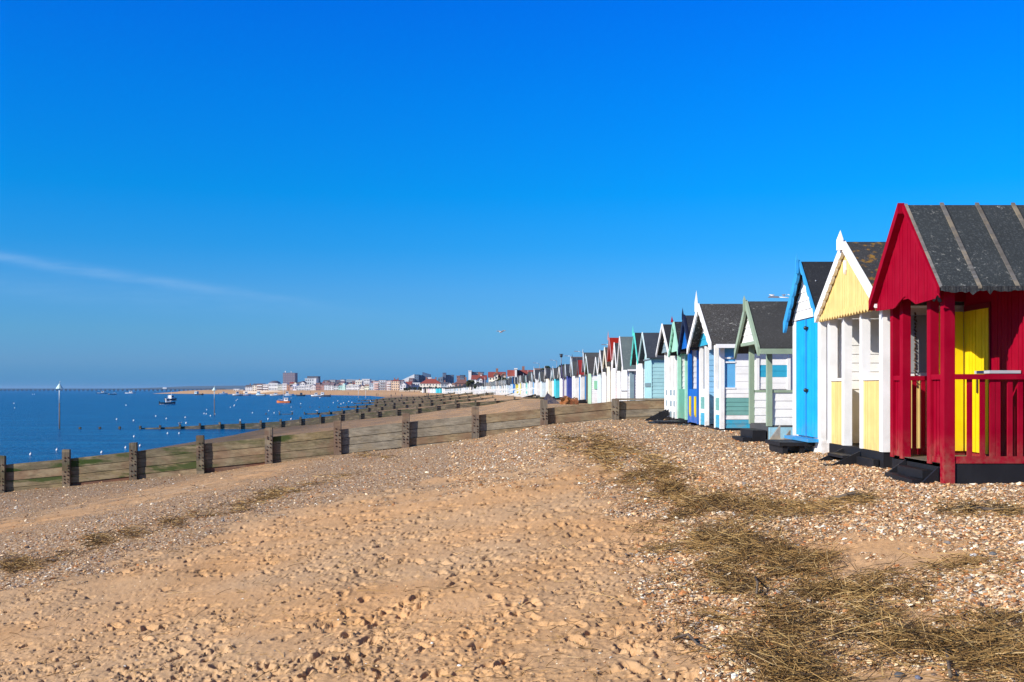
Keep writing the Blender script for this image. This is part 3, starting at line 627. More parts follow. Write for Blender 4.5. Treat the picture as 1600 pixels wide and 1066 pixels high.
# --- sky blue doors
h = shell('white beach hut with tall sky blue double doors and a wavy blue bargeboard', 4.97, 16.9, 18.58, -1.12, -.80, 1.28, 2.14, 3.2, .02, .12, .12, roof=F_BLK, wall=WHITE, skirt=WHITE)
side_siding(h, bh=.17); h.wall.box(h.xf-.03, h.xf+.06, h.y0-.005, h.y0+.16, h.zf-.02, h.ze-.1); h.wall.box(h.xf-.03, h.xf+.06, h.y1-.16, h.y1+.005, h.zf-.02, h.ze-.1)
h.wall.build('wall', WHITE, h.root, dz=CZ)
mb = MB(); mb.box(h.xf-.03, h.xf+.3, h.y0-.03, h.y0+.55, -1.4, -.82); sid_y(mb, h.xf+.0, h.xf+3, h.y0-.005, -1.25, -.83, .2); mb.build('plinth', WHITE, h.root, dz=CZ)
gable_boards(h, WHITE, 1.19, vertical=False, bh=.16, x=h.xf-.02)
for ya, yb, k in ((17.10, 17.73, 0), (17.75, 18.38, 1)):
    mb = MB(); mb.box(h.xf-.015, h.xf+.01, ya, yb, -.79, 1.17); vb_x(mb, ya+.002, yb-.002, h.xf-.015, -.788, 1.168, bw=.16, th=.01, gap=.008); d = mb.build('door', SKYB, h.root, dz=CZ)
    if k == 0:
        for z in (-.02, 1.02):
            mb = MB(); mb.ball((h.xf-.06, yb-.06, z), .035); mb.box(h.xf-.045, h.xf-.026, yb-.12, yb+.05, z-.02, z+.02); mb.build('bolt', BRASS, d, dz=CZ)
mb = MB(); mb.box(h.xf-.04, h.xf-.012, 17.70, 17.78, -.79, 1.17); mb.build('door_cover_strip', paint((.02, .25, .55), .3), h.root, dz=CZ)
barge(h, paint((.04, .33, .68), .6), .17, .05, wavy=.07, near=False, seg=5, drop=.0); barge(h, paint((.04, .33, .68), .6), .06, .03, wavy=.07, far=False, seg=5)
finial(h, paint((.04, .33, .68), .6), .14, .045, .2)
mb = MB(); mb.px(h.xf-.20, h.xf-.02, [(17.0, -.86), (18.5, -.86), (18.5, -.81), (17.0, -.81)]); mb.build('door_sill', paint((.02, .28, .6), .3), h.root, dz=CZ)
for k in range(11): MB().ball((h.xg+.15+k*.3, h.ym-.36, h.line(h.ym-.36)+.008), .014, 6, 4).build('roof_stud', STEEL, h.roof, dz=CZ)
mb = MB(); mb.box(4.36, 4.93, 17.2, 18.2, -.93, -.87); mb.box(4.42, 4.50, 17.24, 18.16, -1.3, -.931); mb.box(4.70, 4.78, 17.24, 18.16, -1.3, -.931); mb.build('step_bench', BLACK, h.root, dz=CZ)
mb = MB(); mb.box(h.xf+.0, h.xf+3.2, h.yN-.03, h.yN+.0, h.zE-.13, h.zE-.03); mb.build('gutter_board', WHITE, h.root, dz=CZ)

# --- sage green trim, open porch
h = shell('small white beach hut with sage green posts and bargeboards and an open porch', 4.93, 20.4, 22.0, -1.08, -.70, 1.02, 1.76, 3.2, 1.5, .2, .25, roof=felt((.042, .042, .042), .2), wall=WHITE, skirt=plain((.06, .06, .06), .8, 'dark_skirting'))
side_siding(h); sid_x(h.wall, h.y0+.03, h.y1-.03, h.xc, h.zf, 1.0)
h.wall.build('wall', WHITE, h.root, dz=CZ)
mb = MB(); sid_y(mb, h.xf+.1, h.xc, h.y0+.05, h.zf, -.07, .15); mb.box(h.xf+.1, h.xc, h.y0+.051, h.y0+.08, h.zf, -.07); mb.build('side_panel', WHITE, h.root, dz=CZ)
mb = MB(); sid_y(mb, h.xf+.1, h.xc, h.y1-.09, h.zf, -.07, .15); mb.box(h.xf+.1, h.xc, h.y1-.089, h.y1-.06, h.zf, -.07); mb.build('side_panel', WHITE, h.root, dz=CZ)
for y in (h.y0+.02, h.y1-.1):
    mb = MB(); mb.box(h.xf+.09, h.xc, y, y+.08, -.069, -.02); mb.build('rail', SAGE, h.root, dz=CZ)
post(h, h.y0, SAGE, .1, .1); post(h, h.y1-.1, SAGE, .1, .1); h.beam.build('beam', SAGE, h.root, dz=CZ)
mb = MB(); mb.box(h.xg+.0, h.xf+h.L, h.yN-.03, h.yN, h.zE-.12, h.zE-.02); mb.build('fascia', SAGE, h.root, dz=CZ)
gable_boards(h, WHITE, .94, vertical=False, bh=.14, x=h.xg+.06); barge(h, SAGE, .17, .05); finial(h, SAGE, .12, .05, .2)
mb = MB(); mb.box(h.xg+.02, h.xg+.1, h.yN+.32, h.yF-.32, .88, .945); mb.build('gable_rail', SAGE, h.root, dz=CZ)
mb = MB(); mb.box(4.66, 4.92, 20.45, 21.55, -1.4, -.80); mb.box(4.48, 4.658, 20.5, 21.5, -1.4, -.95); mb.build('steps', BLACK, h.root, dz=CZ)
mb = MB(); mb.box(4.96, 5.5, 20.34, 20.415, -.98, -.74); mb.build('blue_skirting_board', PBLUE, h.root, dz=CZ)
mb = MB(); mb.py(19.1, 19.17, [(4.66, -1.25), (5.04, -.74), (5.04, -1.25)]); mb.py(19.75, 19.82, [(4.60, -1.25), (5.02, -.68), (5.02, -1.25)])
mb.add([(4.68, 19.171, -1.06), (5.02, 19.171, -.92), (5.02, 19.749, -.92), (4.68, 19.749, -1.06), (4.68, 19.171, -1.3), (5.02, 19.171, -1.3), (5.02, 19.749, -1.3), (4.68, 19.749, -1.3)], [(0, 1, 2, 3), (7, 6, 5, 4), (0, 4, 5, 1), (1, 5, 6, 2), (2, 6, 7, 3), (3, 7, 4, 0)])
mb.build('grey_step', CONC, h.root, dz=CZ)

# --- white hut with teal stripes
h = shell('wide white beach hut with teal and sea green stripes and a white gable spike', 4.95, 25.1, 27.95, -1.05, -.93, 1.22, 2.14, 3.6, 1.35, .25, .22, roof=felt((.044, .040, .037), .7), wall=WHITE)
def stripe(i, n):
    z = (i+.5)/n*1.2; return 2 if z < .24 else 0 if z < .38 else 1 if z < .76 else 0
for x0, x1, in ((5.08, 8.4),):
    sid_y(h.wall, x0, x1, h.y0+.04, h.zf, 0.0, .1, .014, lambda i, n: (2 if i < 2 else 0 if i < 3 else 1 if i < 7 else 0))
    h.wall.box(5.06, h.xc, h.y0+.041, h.y0+.07, h.zf, 0)
h.wall.box(5.32, h.xc, h.y0+.041, h.y0+.07, 0.001, 1.08); sid_y(h.wall, 5.32, 8.4, h.y0+.04, .001, 1.08, .17, .010)
h.wall.build('wall', [WHITE, SEAG, TEAL], h.root, dz=CZ); h.beam.build('beam', WHITE, h.root, dz=CZ)
mb = MB(); mb.box(5.07, 5.31, h.y0+.045, h.y0+.06, .03, 1.0); w = mb.build('window', glass((.10, .32, .55)), h.root, dz=CZ)
for z in (.0, .62, .72, 1.0): MB().box(5.06, 5.32, h.y0+.02, h.y0+.044, z, z+.035).build('window_bar', WHITE, w, dz=CZ)
mb = MB()
for i in range(7):
    a = .0+i*.143; mb.px(5.88, 6.54, [(h.y0+.021, a), (h.y0+.008, a), (h.y0+.014, a+.142), (h.y0+.021, a+.142)], (0, 0, 2, 0 if i != 3 else 2, 0, 0, 1)[i] if i != 6 else 1)
w = mb.build('shutter', [WHITE, SEAG, TEAL], h.root, dz=CZ)
mb = MB(); mb.box(5.80, 5.879, h.y0-.01, h.y0+.03, -.05, 1.06); mb.box(6.541, 6.62, h.y0-.01, h.y0+.03, -.05, 1.06); mb.box(5.879, 6.541, h.y0-.008, h.y0+.03, 1.002, 1.06); mb.build('shutter_frame', WHITE, w, dz=CZ)
for y, w in ((25.1, .11), (25.78, .1), (27.05, .1), (27.83, .11)): post(h, y, WHITE, w, .1, z1=1.1)
for ya, yb in ((25.211, 25.779), (27.151, 27.829)):
    mb = MB(); mb.box(h.xf+.03, h.xf+.05, ya, yb, h.zf, .0); sid_x(mb, ya, yb, h.xf+.03, h.zf, .0, .1, .01, lambda i, n: (2 if i < 3 else 0 if i < 4 else 1 if i < 7 else 0)); mb.build('front_panel', [WHITE, SEAG, TEAL], h.root, dz=CZ)
mb = MB(); mb.box(h.xf+.35, h.xf+.38, 25.9, 27.0, h.zf, -.1); mb.build('inner_gate', paint((.45, .42, .38), .3), h.root, dz=CZ)
mb = MB(); sid_y(mb, h.xf+.05, h.xc, h.y1-.08, h.zf, 1.05, .14); mb.box(h.xf+.05, h.xc, h.y1-.079, h.y1-.05, h.zf, 1.05); mb.build('porch_side', paint((.25, .5, .75), .3), h.root, dz=CZ)
gable_boards(h, WHITE, 1.12, vertical=False, bh=.15, x=h.xg+.25, mats=[WHITE, TEAL], mi=lambda i, n: 1 if i < 2 else 0)
barge(h, WHITE, .17, .04, wavy=.05, seg=6); finial(h, WHITE, .34, .08, .2)
mb = MB(); mb.box(h.xg+.1, h.xf+h.L, h.yN-.03, h.yN, h.zE-.11, h.zE-.02); mb.build('fascia', WHITE, h.root, dz=CZ)

# --- royal blue, mint, chequered
h = shell('narrow royal blue beach hut with navy bargeboards and yellow painted bars on its gate', 4.95, 28.2, 29.75, -1.02, -.92, 1.25, 2.02, 3.0, .9, .2, .15, roof=felt((.02, .022, .035), .15), wall=WHITE)
side_siding(h); h.wall.build('wall', ROYAL, h.root, dz=CZ)
gable_boards(h, ROYAL, 1.12, x=h.xg+.04); barge(h, NAVY, .16, .06, wavy=.05, seg=5); finial(h, NAVY, .22, .05)
post(h, h.y0, ROYAL, .12, .1); post(h, h.y1-.12, ROYAL, .12, .1)
mb = MB(); mb.box(h.xf+.02, h.xf+.06, h.y0+.121, h.y1-.121, h.zf-.1, -.0); g = mb.build('gate', ROYAL, h.root, dz=CZ)
for y in (h.y0+.27, h.y1-.47):
    mb = MB(); mb.px(h.xf-.01, h.xf+.018, [(y, -.2), (y+.2, -.2), (y+.2, -.62), (y+.13, -.75), (y+.08, -.68), (y, -.76)]); mb.build('yellow_bar', YEL, g, dz=CZ)
mb = MB(); sid_y(mb, h.xf+.1, h.xc, h.y1-.08, h.zf, 1.1, .15); mb.box(h.xf+.1, h.xc, h.y1-.079, h.y1-.05, h.zf, 1.1)
for k in range(4): mb.box(h.xf+.5, h.xf+.75, h.y1-.11, h.y1-.082, .1+k*.24, .22+k*.24, 1)
mb.build('porch_side', [WHITE, CHK], h.root, dz=CZ)
mb = MB(); mb.box(4.55, 4.94, 28.5, 29.4, -1.3, -.98); mb.build('steps', BLACK, h.root, dz=CZ)

h = shell('narrow mint green beach hut with a red gable tip beside the chequered white hut', 4.95, 30.15, 31.65, -1.0, -.86, 1.2, 1.97, 3.0, .9, .2, .15, roof=F_BLK, wall=MINT)
side_siding(h); sid_x(h.wall, h.y0+.03, h.y1-.03, h.xc, h.zf, 1.1); h.wall.build('wall', MINT, h.root, dz=CZ); h.beam.build('beam', MINT, h.root, dz=CZ)
gable_boards(h, MINT, 1.1, x=h.xg+.04); barge(h, MINT, .1, .05, wavy=.05, seg=6); finial(h, RED, .17, .06, .02)
post(h, h.y0, MINT, .12, .1); post(h, h.y1-.12, MINT, .1, .1)
mb = MB(); sid_y(mb, h.xf+.1, h.xc, h.y1-.08, h.zf, 1.0, .15); mb.build('porch_side', [WHITE], h.root, dz=CZ)
mb = MB(); mb.box(h.xf+.03, h.xf+.06, h.y0+.3, h.y1-.13, h.zf, .0); mb.build('gate', paint((.12, .35, .25), .3), h.root, dz=CZ)
mb = MB(); mb.box(4.2, 4.94, 30.3, 31.4, -1.25, -.93); mb.px(4.0, 4.3, [(30.4, -1.25), (31.3, -1.25), (31.1, -.95), (30.6, -.98)]); mb.build('black_tarpaulin', BLACK, h.root, dz=CZ)

h = shell('white beach hut with grey chequered front panels, at the landward end of the long groyne', 4.95, 32.0, 34.3, -1.0, -.88, 1.25, 2.03, 3.2, 1.0, .22, .16, roof=F_BLK, wall=WHITE)
side_siding(h); h.wall.build('wall', WHITE, h.root, dz=CZ); h.beam.build('beam', WHITE, h.root, dz=CZ)
gable_boards(h, WHITE, 1.16, vertical=False, bh=.16, x=h.xg+.14, mats=[WHITE, CHK], mi=lambda i, n: 1 if i < 2 else 0); barge(h, WHITE, .12, .04)
for y in (32.0, 32.62, 33.3, 33.62, 34.2): post(h, y, WHITE, .1, .1)
for ya, yb in ((32.101, 32.619), (32.721, 33.299), (33.721, 34.199)):
    mb = MB(); mb.box(h.xf+.03, h.xf+.05, ya, yb, h.zf, .03)
    for z in (-.84, -.5, -.16): mb.box(h.xf+.022, h.xf+.0299, ya+.06, yb-.06, z-.04, z+.14, 1)
    mb.build('front_panel', [WHITE, CHK], h.root, dz=CZ)
mb = MB(); mb.box(h.xc-.02, h.xc-.005, 32.9, 33.6, h.zf, 1.0); mb.build('door', OFFW, h.root, dz=CZ)
steps(h, 4.15, 4.93, 33.2, 33.75, -1.08, -.66, 3, BLACK)

# --- mid distance huts, each with its own paint
def mid(label, y0, y1, ze, zr, roofm, wallm, trim, front=None, side=None, zf=-.95, L=3.2, go=.18, so=.14, wavy=0, fin=None, door=None, door_at=(.3, .7), xf=4.97, bw=.1, extra=None, zg=-1.05):
    h = shell(label, xf, y0, y1, zg, zf, ze, zr, L, .02, go, so, roof=roofm, wall=wallm, skirt=BLACK)
    side_siding(h); h.wall.build('wall', side or wallm, h.root, dz=CZ)
    mb = MB(); vb_x(mb, y0, y1, h.xf+.02, zf, lambda y: min(h.line(y)-.06, 9), bw=.12); mb.build('front_boarding', front or wallm, h.root, dz=CZ)
    barge(h, trim, bw, .04, wavy=wavy, seg=6)
    if fin: finial(h, trim, fin, .06)
    if door is not None:
        a, b = y0+(y1-y0)*door_at[0], y0+(y1-y0)*door_at[1]
        mb = MB(); mb.box(h.xf-.03, h.xf-.001, a, b, zf, zf+1.75); d = mb.build('door', door, h.root, dz=CZ)
        mb = MB(); mb.box(h.xf-.06, h.xf-.031, a+.05, a+.1, zf+.85, zf+.95); mb.build('handle', BRASS, d, dz=CZ)
    if extra: extra(h)
    return h
def ex_I(h):
    mb = MB(); mb.box(h.xf-.03, h.xf+.0, h.y0+.15, h.y1-.4, .08, .22); mb.build('lock_bar', paint((.16, .24, .27), .3), h.root, dz=CZ)
    mb = MB(); mb.box(h.xf-.04, h.xf+.0, h.y0+.0, h.y1-.0, 1.06, 1.10); mb.build('front_rail', GREY, h.root, dz=CZ)
mid('pale aqua beach hut with dark blue grey roof, just beyond the end of the groyne', 37.65, 39.65, 1.25, 2.06, felt((.035, .042, .058), .12), AQUA, paint((.6, .72, .74)), bw=.1, extra=ex_I)
mid('white beach hut with bright turquoise bargeboards and spike, beyond the pale aqua hut', 40.2, 42.3, 1.15, 2.2, F_BLK, WHITE, TURQ, wavy=.06, fin=.3, bw=.1)
def ex_K(h):
    mb = MB(); mb.box(h.xf+.12, h.xf+.30, h.y0-.02, h.y0+.012, -.95, .75); mb.build('side_door', paint((.22, .32, .36), .3), h.root, dz=CZ)
    mb = MB(); mb.box(h.xf-.05, h.xf+.0, h.y0+.05, h.y1-.1, -.1, -.03); mb.build('shelf', LGREY, h.root, dz=CZ)
    mb = MB(); mb.box(h.xf+.0, h.xf+h.L, h.yN-.02, h.yN, h.zE-.09, h.zE-.02); mb.build('fascia', WHITE, h.root, dz=CZ)
mid('white beach hut under a worn grey green lichened roof with a grey door', 45.6, 48.0, 1.02, 2.32, F_GRN, WHITE, OFFW, bw=.16, extra=ex_K)
mid('narrow white beach hut squeezed between the lichened roof and the red roof', 48.5, 50.1, 1.2, 2.15, F_DARK, WHITE, WHITE, bw=.12, wavy=.05)
def ex_L(h):
    mb = MB(); mb.box(h.xf+.08, h.xf+.30, h.y0-.02, h.y0+.012, -.32, .05); mb.build('pink_board', paint((.75, .12, .14), .2), h.root, dz=CZ)
    mb = MB(); mb.box(h.xf+.08, h.xf+.30, h.y0-.021, h.y0+.012, -.75, -.321); mb.build('red_board', paint((.55, .012, .03), .2), h.root, dz=CZ)
    mb = MB(); mb.box(h.xf+.12, h.xf+.22, h.y0-.02, h.y0+.012, .25, 1.2); mb.build('side_window', glass(), h.root, dz=CZ)
mid('tall white beach hut with a red roof and pink and red boards on its side', 50.8, 52.9, 1.55, 2.52, F_RED, WHITE, paint((.55, .25, .25)), fin=.35, extra=ex_L, bw=.07)
mid('cream beach hut with a ragged pale bargeboard behind the red roofed hut', 53.5, 55.4, 1.3, 2.15, F_BRN, CREAM, CREAM, wavy=.08, bw=.12)
mid('white beach hut with an ornate black speckled edge, before the pale blue hut', 56.0, 58.6, 1.05, 2.1, F_DARK, WHITE, OFFW, wavy=.1, bw=.1)
def ex_N(h):
    pass
mid('pale blue beach hut with a flat grey green roof slope, second before the brown roofs', 59.4, 61.9, .95, 1.82, felt((.09, .11, .115), .2), paint((.50, .66, .72), .2), WHITE, front=paint((.62, .74, .78), .2), bw=.13, xf=5.0)  # side a darker copy of the front blue: its shade is in the colour
def ex_O(h):
    mb = MB(); mb.box(h.xf+.18, h.xf+.60, h.y0-.03, h.y0+.012, .0, .52); mb.build('mint_shutter', paint((.30, .66, .42), .2), h.root, dz=CZ)
mid('white beach hut with mint shutter and pale green front under a dark brown roof', 66.3, 69.3, 1.1, 2.08, felt((.055, .05, .05), .15), WHITE, paint((.6, .66, .66)), front=paint((.45, .68, .48), .2), bw=.13, fin=.2, extra=ex_O)

# ------------------------------------------------------------------ groynes
POSTW = wood((.20, .165, .125), .0, .35, sc=(6, 6, .4)); POSTG = wood((.13, .11, .08), .35, .3, sc=(6, 6, .4)); POSTF = wood((.09, .075, .06), .2, 0, sc=(6, 6, .4))
PL = [wood((.29, .25, .185), 0, 0), wood((.30, .22, .125), .0, .35), wood((.23, .185, .105), .45, .3), wood((.25, .19, .095), .9, .1), wood((.17, .14, .08), 1.0, .0)]
GAPSH = plain((.02, .016, .012), .9, 'gap_shade')  # near-black sheet added behind the planks, standing in for shade in the gaps
PLB = wood((.16, .075, .045), 0, .5); PLF = wood((.12, .10, .07), .4, 0)
def groyne_near():
    Y = 35.0
    tops = [(-213, 735), (-106, 723), (5, 712), (107, 702), (211, 691), (316, 680), (422, 668), (529, 657), (634, 646), (743, 635), (850, 625), (960, 623)]
    tp = lambda px: np.interp(px, [-213, 0, 107, 211, 316, 422, 529, 634, 743, 850, 900, 960, 1040], [745, 727, 717, 705.5, 694, 683, 671.5, 660, 649, 638.5, 633, 627, 624.5])
    X = lambda px: (px-800)/F*Y; Zt = lambda py: (HZ-py)/F*Y
    root = empty('groyne', (0, Y, gz(0, Y)), 'long weathered timber groyne with bolted posts running down to the water behind the sand', 'groyne', 'timber groynes across the beach')
    rr = random.Random(5)
    for i, (px, py) in enumerate(tops):
        x = X(px); z1 = Zt(py); zb = gz(x, Y)-CZ-.5; m = POSTG if px < 330 else POSTW; tw = rr.uniform(-.028, .028)
        mb = MB(); w = .125
        mb.py(Y-.19, Y-.055, [(x-w, zb), (x+w, zb), (x+w+tw-.008, z1-.01), (x+w+tw-.02, z1), (x-w+tw+.03, z1+rr.uniform(-.02, .015)), (x-w+tw, z1-.02)])
        p = mb.build('post', m, root, dz=CZ)
        mb = MB(); z = z1-.28
        while z > zb+.6:
            for dx in (-.055, .06):
                if rr.random() < .85:
                    c = (x+dx+rr.uniform(-.015, .015), 0, z+rr.uniform(-.03, .03)); mb.tube([(c[0], Y-.18, c[2]), (c[0], Y-.215, c[2])], rr.uniform(.018, .028), 6)
            z -= .115
        if mb.v: mb.build('bolts', IRON, p, dz=CZ)
    ends = [px for px, _ in tops]+[1048]
    for i in range(len(ends)-1):
        a, b = ends[i], ends[i+1]; xa, xb = X(a), X(b); za, zb = Zt(tp(a)), Zt(tp(b)); seed = random.Random(i*3+1)
        k = 3 if a < 300 else 2 if a < 520 else 1
        hts = [.30, .25, .27, .24, .3, .4] if i % 2 else [.26, .29, .24, .27, .3, .4]; off = 0
        pm = MB(); mats = PL+[PLB, GAPSH]; pm.py(Y+.0, Y+.05, [(xa+.004, za-2.0), (xb-.004, zb-2.0), (xb-.004, zb-.05), (xa+.004, za-.05)], 6)
        for j, hh in enumerate(hts):
            d = seed.uniform(-.012, .012); yy = Y-.05+seed.uniform(0, .022)
            mi = min(4, max(0, (k if j in (0, 2) else k-1)+seed.choice([-1, 0, 0, 0, 1])))
            if j == 0 and a < 300: mi = 4
            if a > 620: mi = min(mi, 1)
            if off > .82-(.1 if a > 700 else 0): mi = 5; yy += .03
            pm.py(yy, Y+.06+seed.uniform(0, .01), [(xa+.002, za-off-hh+.015), (xb-.002, zb-off-hh+.015+d*.5), (xb-.002, zb-off+d*.3), (xa+.002, za-off)], mi)
            off += hh
        pm.build('plank_wall', mats, root, dz=CZ)
    mb = MB()                                          # capping piece on the landward end
    mb.box(X(962), X(1046), Y-.06, Y+.09, Zt(625.5), Zt(622.5)); mb.build('capping', PL[0], root, dz=CZ)
groyne_near()
def groyne_far(Y, tops, label, gap=None, plank_to=None, pw=.17, below=.25, mat=PLF):
    X = lambda px: (px-800)/F*Y; Zt = lambda py: (HZ-py)/F*Y
    px = [t[0] for t in tops]; xs = [X(p) for p, _ in tops]
    root = empty('groyne', (xs[len(xs)//2], Y, gz(xs[len(xs)//2], Y)), label, 'groyne', 'timber groynes across the beach')
    for p, q in tops:
        x = X(p); z1 = Zt(q); zb = min(gz(x, Y)-CZ-.4, -4.6)
        mb = MB(); mb.box(x-pw*.6, x+pw*.6, Y-.28, Y-.05, zb, z1); mb.build('post', POSTF, root, dz=CZ)
    for i in range(len(tops)-1):
        if gap and gap(px[i], px[i+1]): continue
        if abs(px[i+1]-px[i])*Y/F > 6: continue
        a, b = (xs[i], Zt(tops[i][1])-below), (xs[i+1], Zt(tops[i+1][1])-below)
        if a[1] < -4.3: continue
        mb = MB()
        for j in range(5):
            mb.py(Y-.05+.01*(j % 2), Y+.06, [(a[0], a[1]-j*.22-.21), (b[0], b[1]-j*.22-.21), (b[0], b[1]-j*.22), (a[0], a[1]-j*.22)])
        mb.build('plank_wall', mat, root, dz=CZ)
g2 = [(126, 667.3), (157, 667), (188, 666.5), (220, 665.5), (251, 664.5), (282, 663), (313, 661.5), (344, 659.5), (376, 658.5), (408, 657), (439, 655), (470, 651.5), (501, 648), (532, 645), (563, 643), (590, 640), (620, 637), (652, 635), (682, 631), (712, 627), (743, 625), (774, 623), (804, 620.5), (834, 617.5), (856, 617)]
groyne_far(115, g2, 'second timber groyne beyond the nearest, its seaward end sinking into the water')
g3 = [(416, 645.6), (437, 644.8), (457, 644.4), (476, 644), (496, 643.2), (515, 641.5), (535, 639.5), (556, 637), (575, 635.5), (595, 634), (614, 632), (634, 630.5), (654, 629), (673, 627), (692, 625.5), (712, 623.5), (731, 621.5), (751, 620), (770, 618.5), (790, 617.5)]
groyne_far(181, g3, 'third timber groyne along the beach, broken by a gap out in the water', gap=lambda a, b: a == 457, pw=.15)
def auto(Y, p0, p1, sp, dz):
    r = []; p = p0
    while p <= p1:
        x = (p-800)/F*Y; z = max(gz(x, Y)-CZ+dz, -4.12); r.append((p, HZ-z/Y*F)); p += sp
    return r
groyne_far(247, auto(247, 470, 775, 14.5, .85), 'fourth timber groyne along the beach, low and dark at the water', pw=.17)
groyne_far(313, auto(313, 530, 745, 11.6, .8), 'fifth timber groyne along the beach, a thin dark line of posts', pw=.2)
groyne_far(385, auto(385, 560, 715, 9.4, .8), 'farthest timber groyne, almost merging with the far sand', pw=.2)

# ------------------------------------------------------------------ the long row of far huts
ONES = ['', 'first', 'second', 'third', 'fourth', 'fifth', 'sixth', 'seventh', 'eighth', 'ninth', 'tenth', 'eleventh', 'twelfth', 'thirteenth', 'fourteenth', 'fifteenth', 'sixteenth', 'seventeenth', 'eighteenth', 'nineteenth']
def ordinal(n):
    if n < 20: return ONES[n]
    t = ['', '', 'twenty', 'thirty', 'forty', 'fifty', 'sixty', 'seventy', 'eighty', 'ninety'][n//10]
    return (t[:-1]+'ieth') if n % 10 == 0 else t+' '+ONES[n % 10]
C_ = dict(brown=((.10, .08, .07), 'dark brown'), white=((.78, .78, .77), 'white'), blue=((.02, .20, .60), 'strong blue'), navy=((.05, .07, .28), 'navy blue'), purple=((.13, .11, .22), 'dusky purple'),
          cyan=((.03, .46, .60), 'cyan'), turq=((.06, .52, .62), 'turquoise'), pale=((.62, .72, .76), 'pale blue'), yellow=((.78, .66, .22), 'pale yellow'), cream=((.75, .70, .58), 'cream'), pink=((.72, .55, .58), 'pale pink'),
          lblue=((.25, .50, .75), 'light blue'), teal=((.04, .30, .34), 'dark teal'), grey=((.28, .34, .34), 'grey'), mint=((.40, .68, .55), 'mint'), lemon=((.80, .70, .15), 'lemon yellow'))
R_ = dict(d=felt((.055, .058, .06), .15), n=felt((.03, .035, .05), .1), b=felt((.16, .10, .085), .2), g=felt((.10, .125, .12), .2), t=felt((.03, .12, .13), .1), r=paint((.28, .03, .03), .2))
def far_hut(Y, w, wc, roof, label, group, trim=(.78, .78, .76), he=2.1, hr=3.0, side=None, stp=None, door=None, detail=True, up=.0, L=3.0, trimw=.12, spike=0):
    th = -math.atan2(float(row(Y+1)-row(Y-1)), 2.0); vv = random.Random(int(Y*13)); x0 = float(row(Y))+.03+(vv.uniform(-.15, .45) if Y < 225 else 0)
    if Y < 225: trim = vv.choice([(.78, .78, .76), (.70, .72, .72), tuple(c*.9 for c in wc), (.55, .62, .66), (.12, .13, .15)]); trimw = vv.uniform(.06, .16)
    trimw = trimw if Y < 225 else .07
    root = empty('beach_hut', (x0, Y, gz(x0, Y)-.02), label, 'beach hut', group, th); hw = w/2; z0 = .15+up
    m = MB(); m.px(.02, L, [(-hw, z0), (-hw, z0+he-.05), (0, z0+hr-.1), (hw, z0+he-.05), (hw, z0)]); wl = m.build('wall', [paint(side or wc, .2)], root, local=True)
    m = MB(); m.px(0, .019, [(-hw+.01, z0), (-hw+.01, z0+he-.06), (0, z0+hr-.11), (hw-.01, z0+he-.06), (hw-.01, z0)]); m.build('front', paint(wc, .2), root, local=True)
    m = MB(); sl = (hr-he)/hw; so = .13
    m.px(-.15, L+.1, [(-hw-so, z0+he-so*sl), (0, z0+hr), (0, z0+hr-.06), (-hw-so, z0+he-so*sl-.06)]); m.px(-.15, L+.1, [(.002, z0+hr-.002), (hw+so, z0+he-so*sl), (hw+so, z0+he-so*sl-.06), (.002, z0+hr-.062)])
    m.build('roof', roof, root, local=True)
    if Y > 225: trim = tuple(c*.8 for c in wc)
    if detail:
        for s in (-1, 1) if Y < 150 or (Y < 290 and int(Y*10) % 5 < 2) else ():
            m = MB(); m.px(-.2, -.151, [(s*.001, z0+hr+.03), (s*(hw+so+.01), z0+he-so*sl+.03), (s*(hw+so+.01), z0+he-so*sl-trimw), (s*.001, z0+hr-trimw-.05)]); m.build('bargeboard', paint(trim, .2), root, local=True)
        if door: m = MB(); m.box(-.03, -.001, -.35, .35, z0, z0+1.75); m.build('door', paint(door, .2), root, local=True)
        if spike: m = MB(); m.tube([(-.2, 0, z0+hr-.05), (-.2, 0, z0+hr+spike)], [.05, .01], 5); m.build('finial', paint(trim, .2), root, local=True)
    m = MB(); m.box(.05, L-.05, -hw+.05, hw-.05, -.5, z0-.001); m.build('base', plain((.05, .045, .04), .8, 'dark_base'), root, local=True)
    if stp:
        m = MB(); zt = z0+.15
        for s in (-.45, .45): m.py(s-.03, s+.03, [(-1.5-up, -.4), (-1.5-up, .05), (-.02, zt), (-.02, zt-.25), (-1.2-up, -.4)])
        if up > .2 or stp != 'd':
            for s in (-.47, .47): m.py(s-.02, s+.02, [(-1.5-up, .75), (-1.5-up, .85), (-.05, zt+.9), (-.05, zt+.8)]); m.box(-1.5-up, -1.44-up, s-.03, s+.03, 0, .8)
        for i in range(3): q = (i+.5)/3; m.box(-1.5-up+q*(1.4+up)-.12, -1.5-up+q*(1.4+up)+.12, -.42, .42, zt*q-.03, zt*q+.02)
        m.build('steps', BLACK if stp == 'd' else WHITE, root, local=True)
    return root
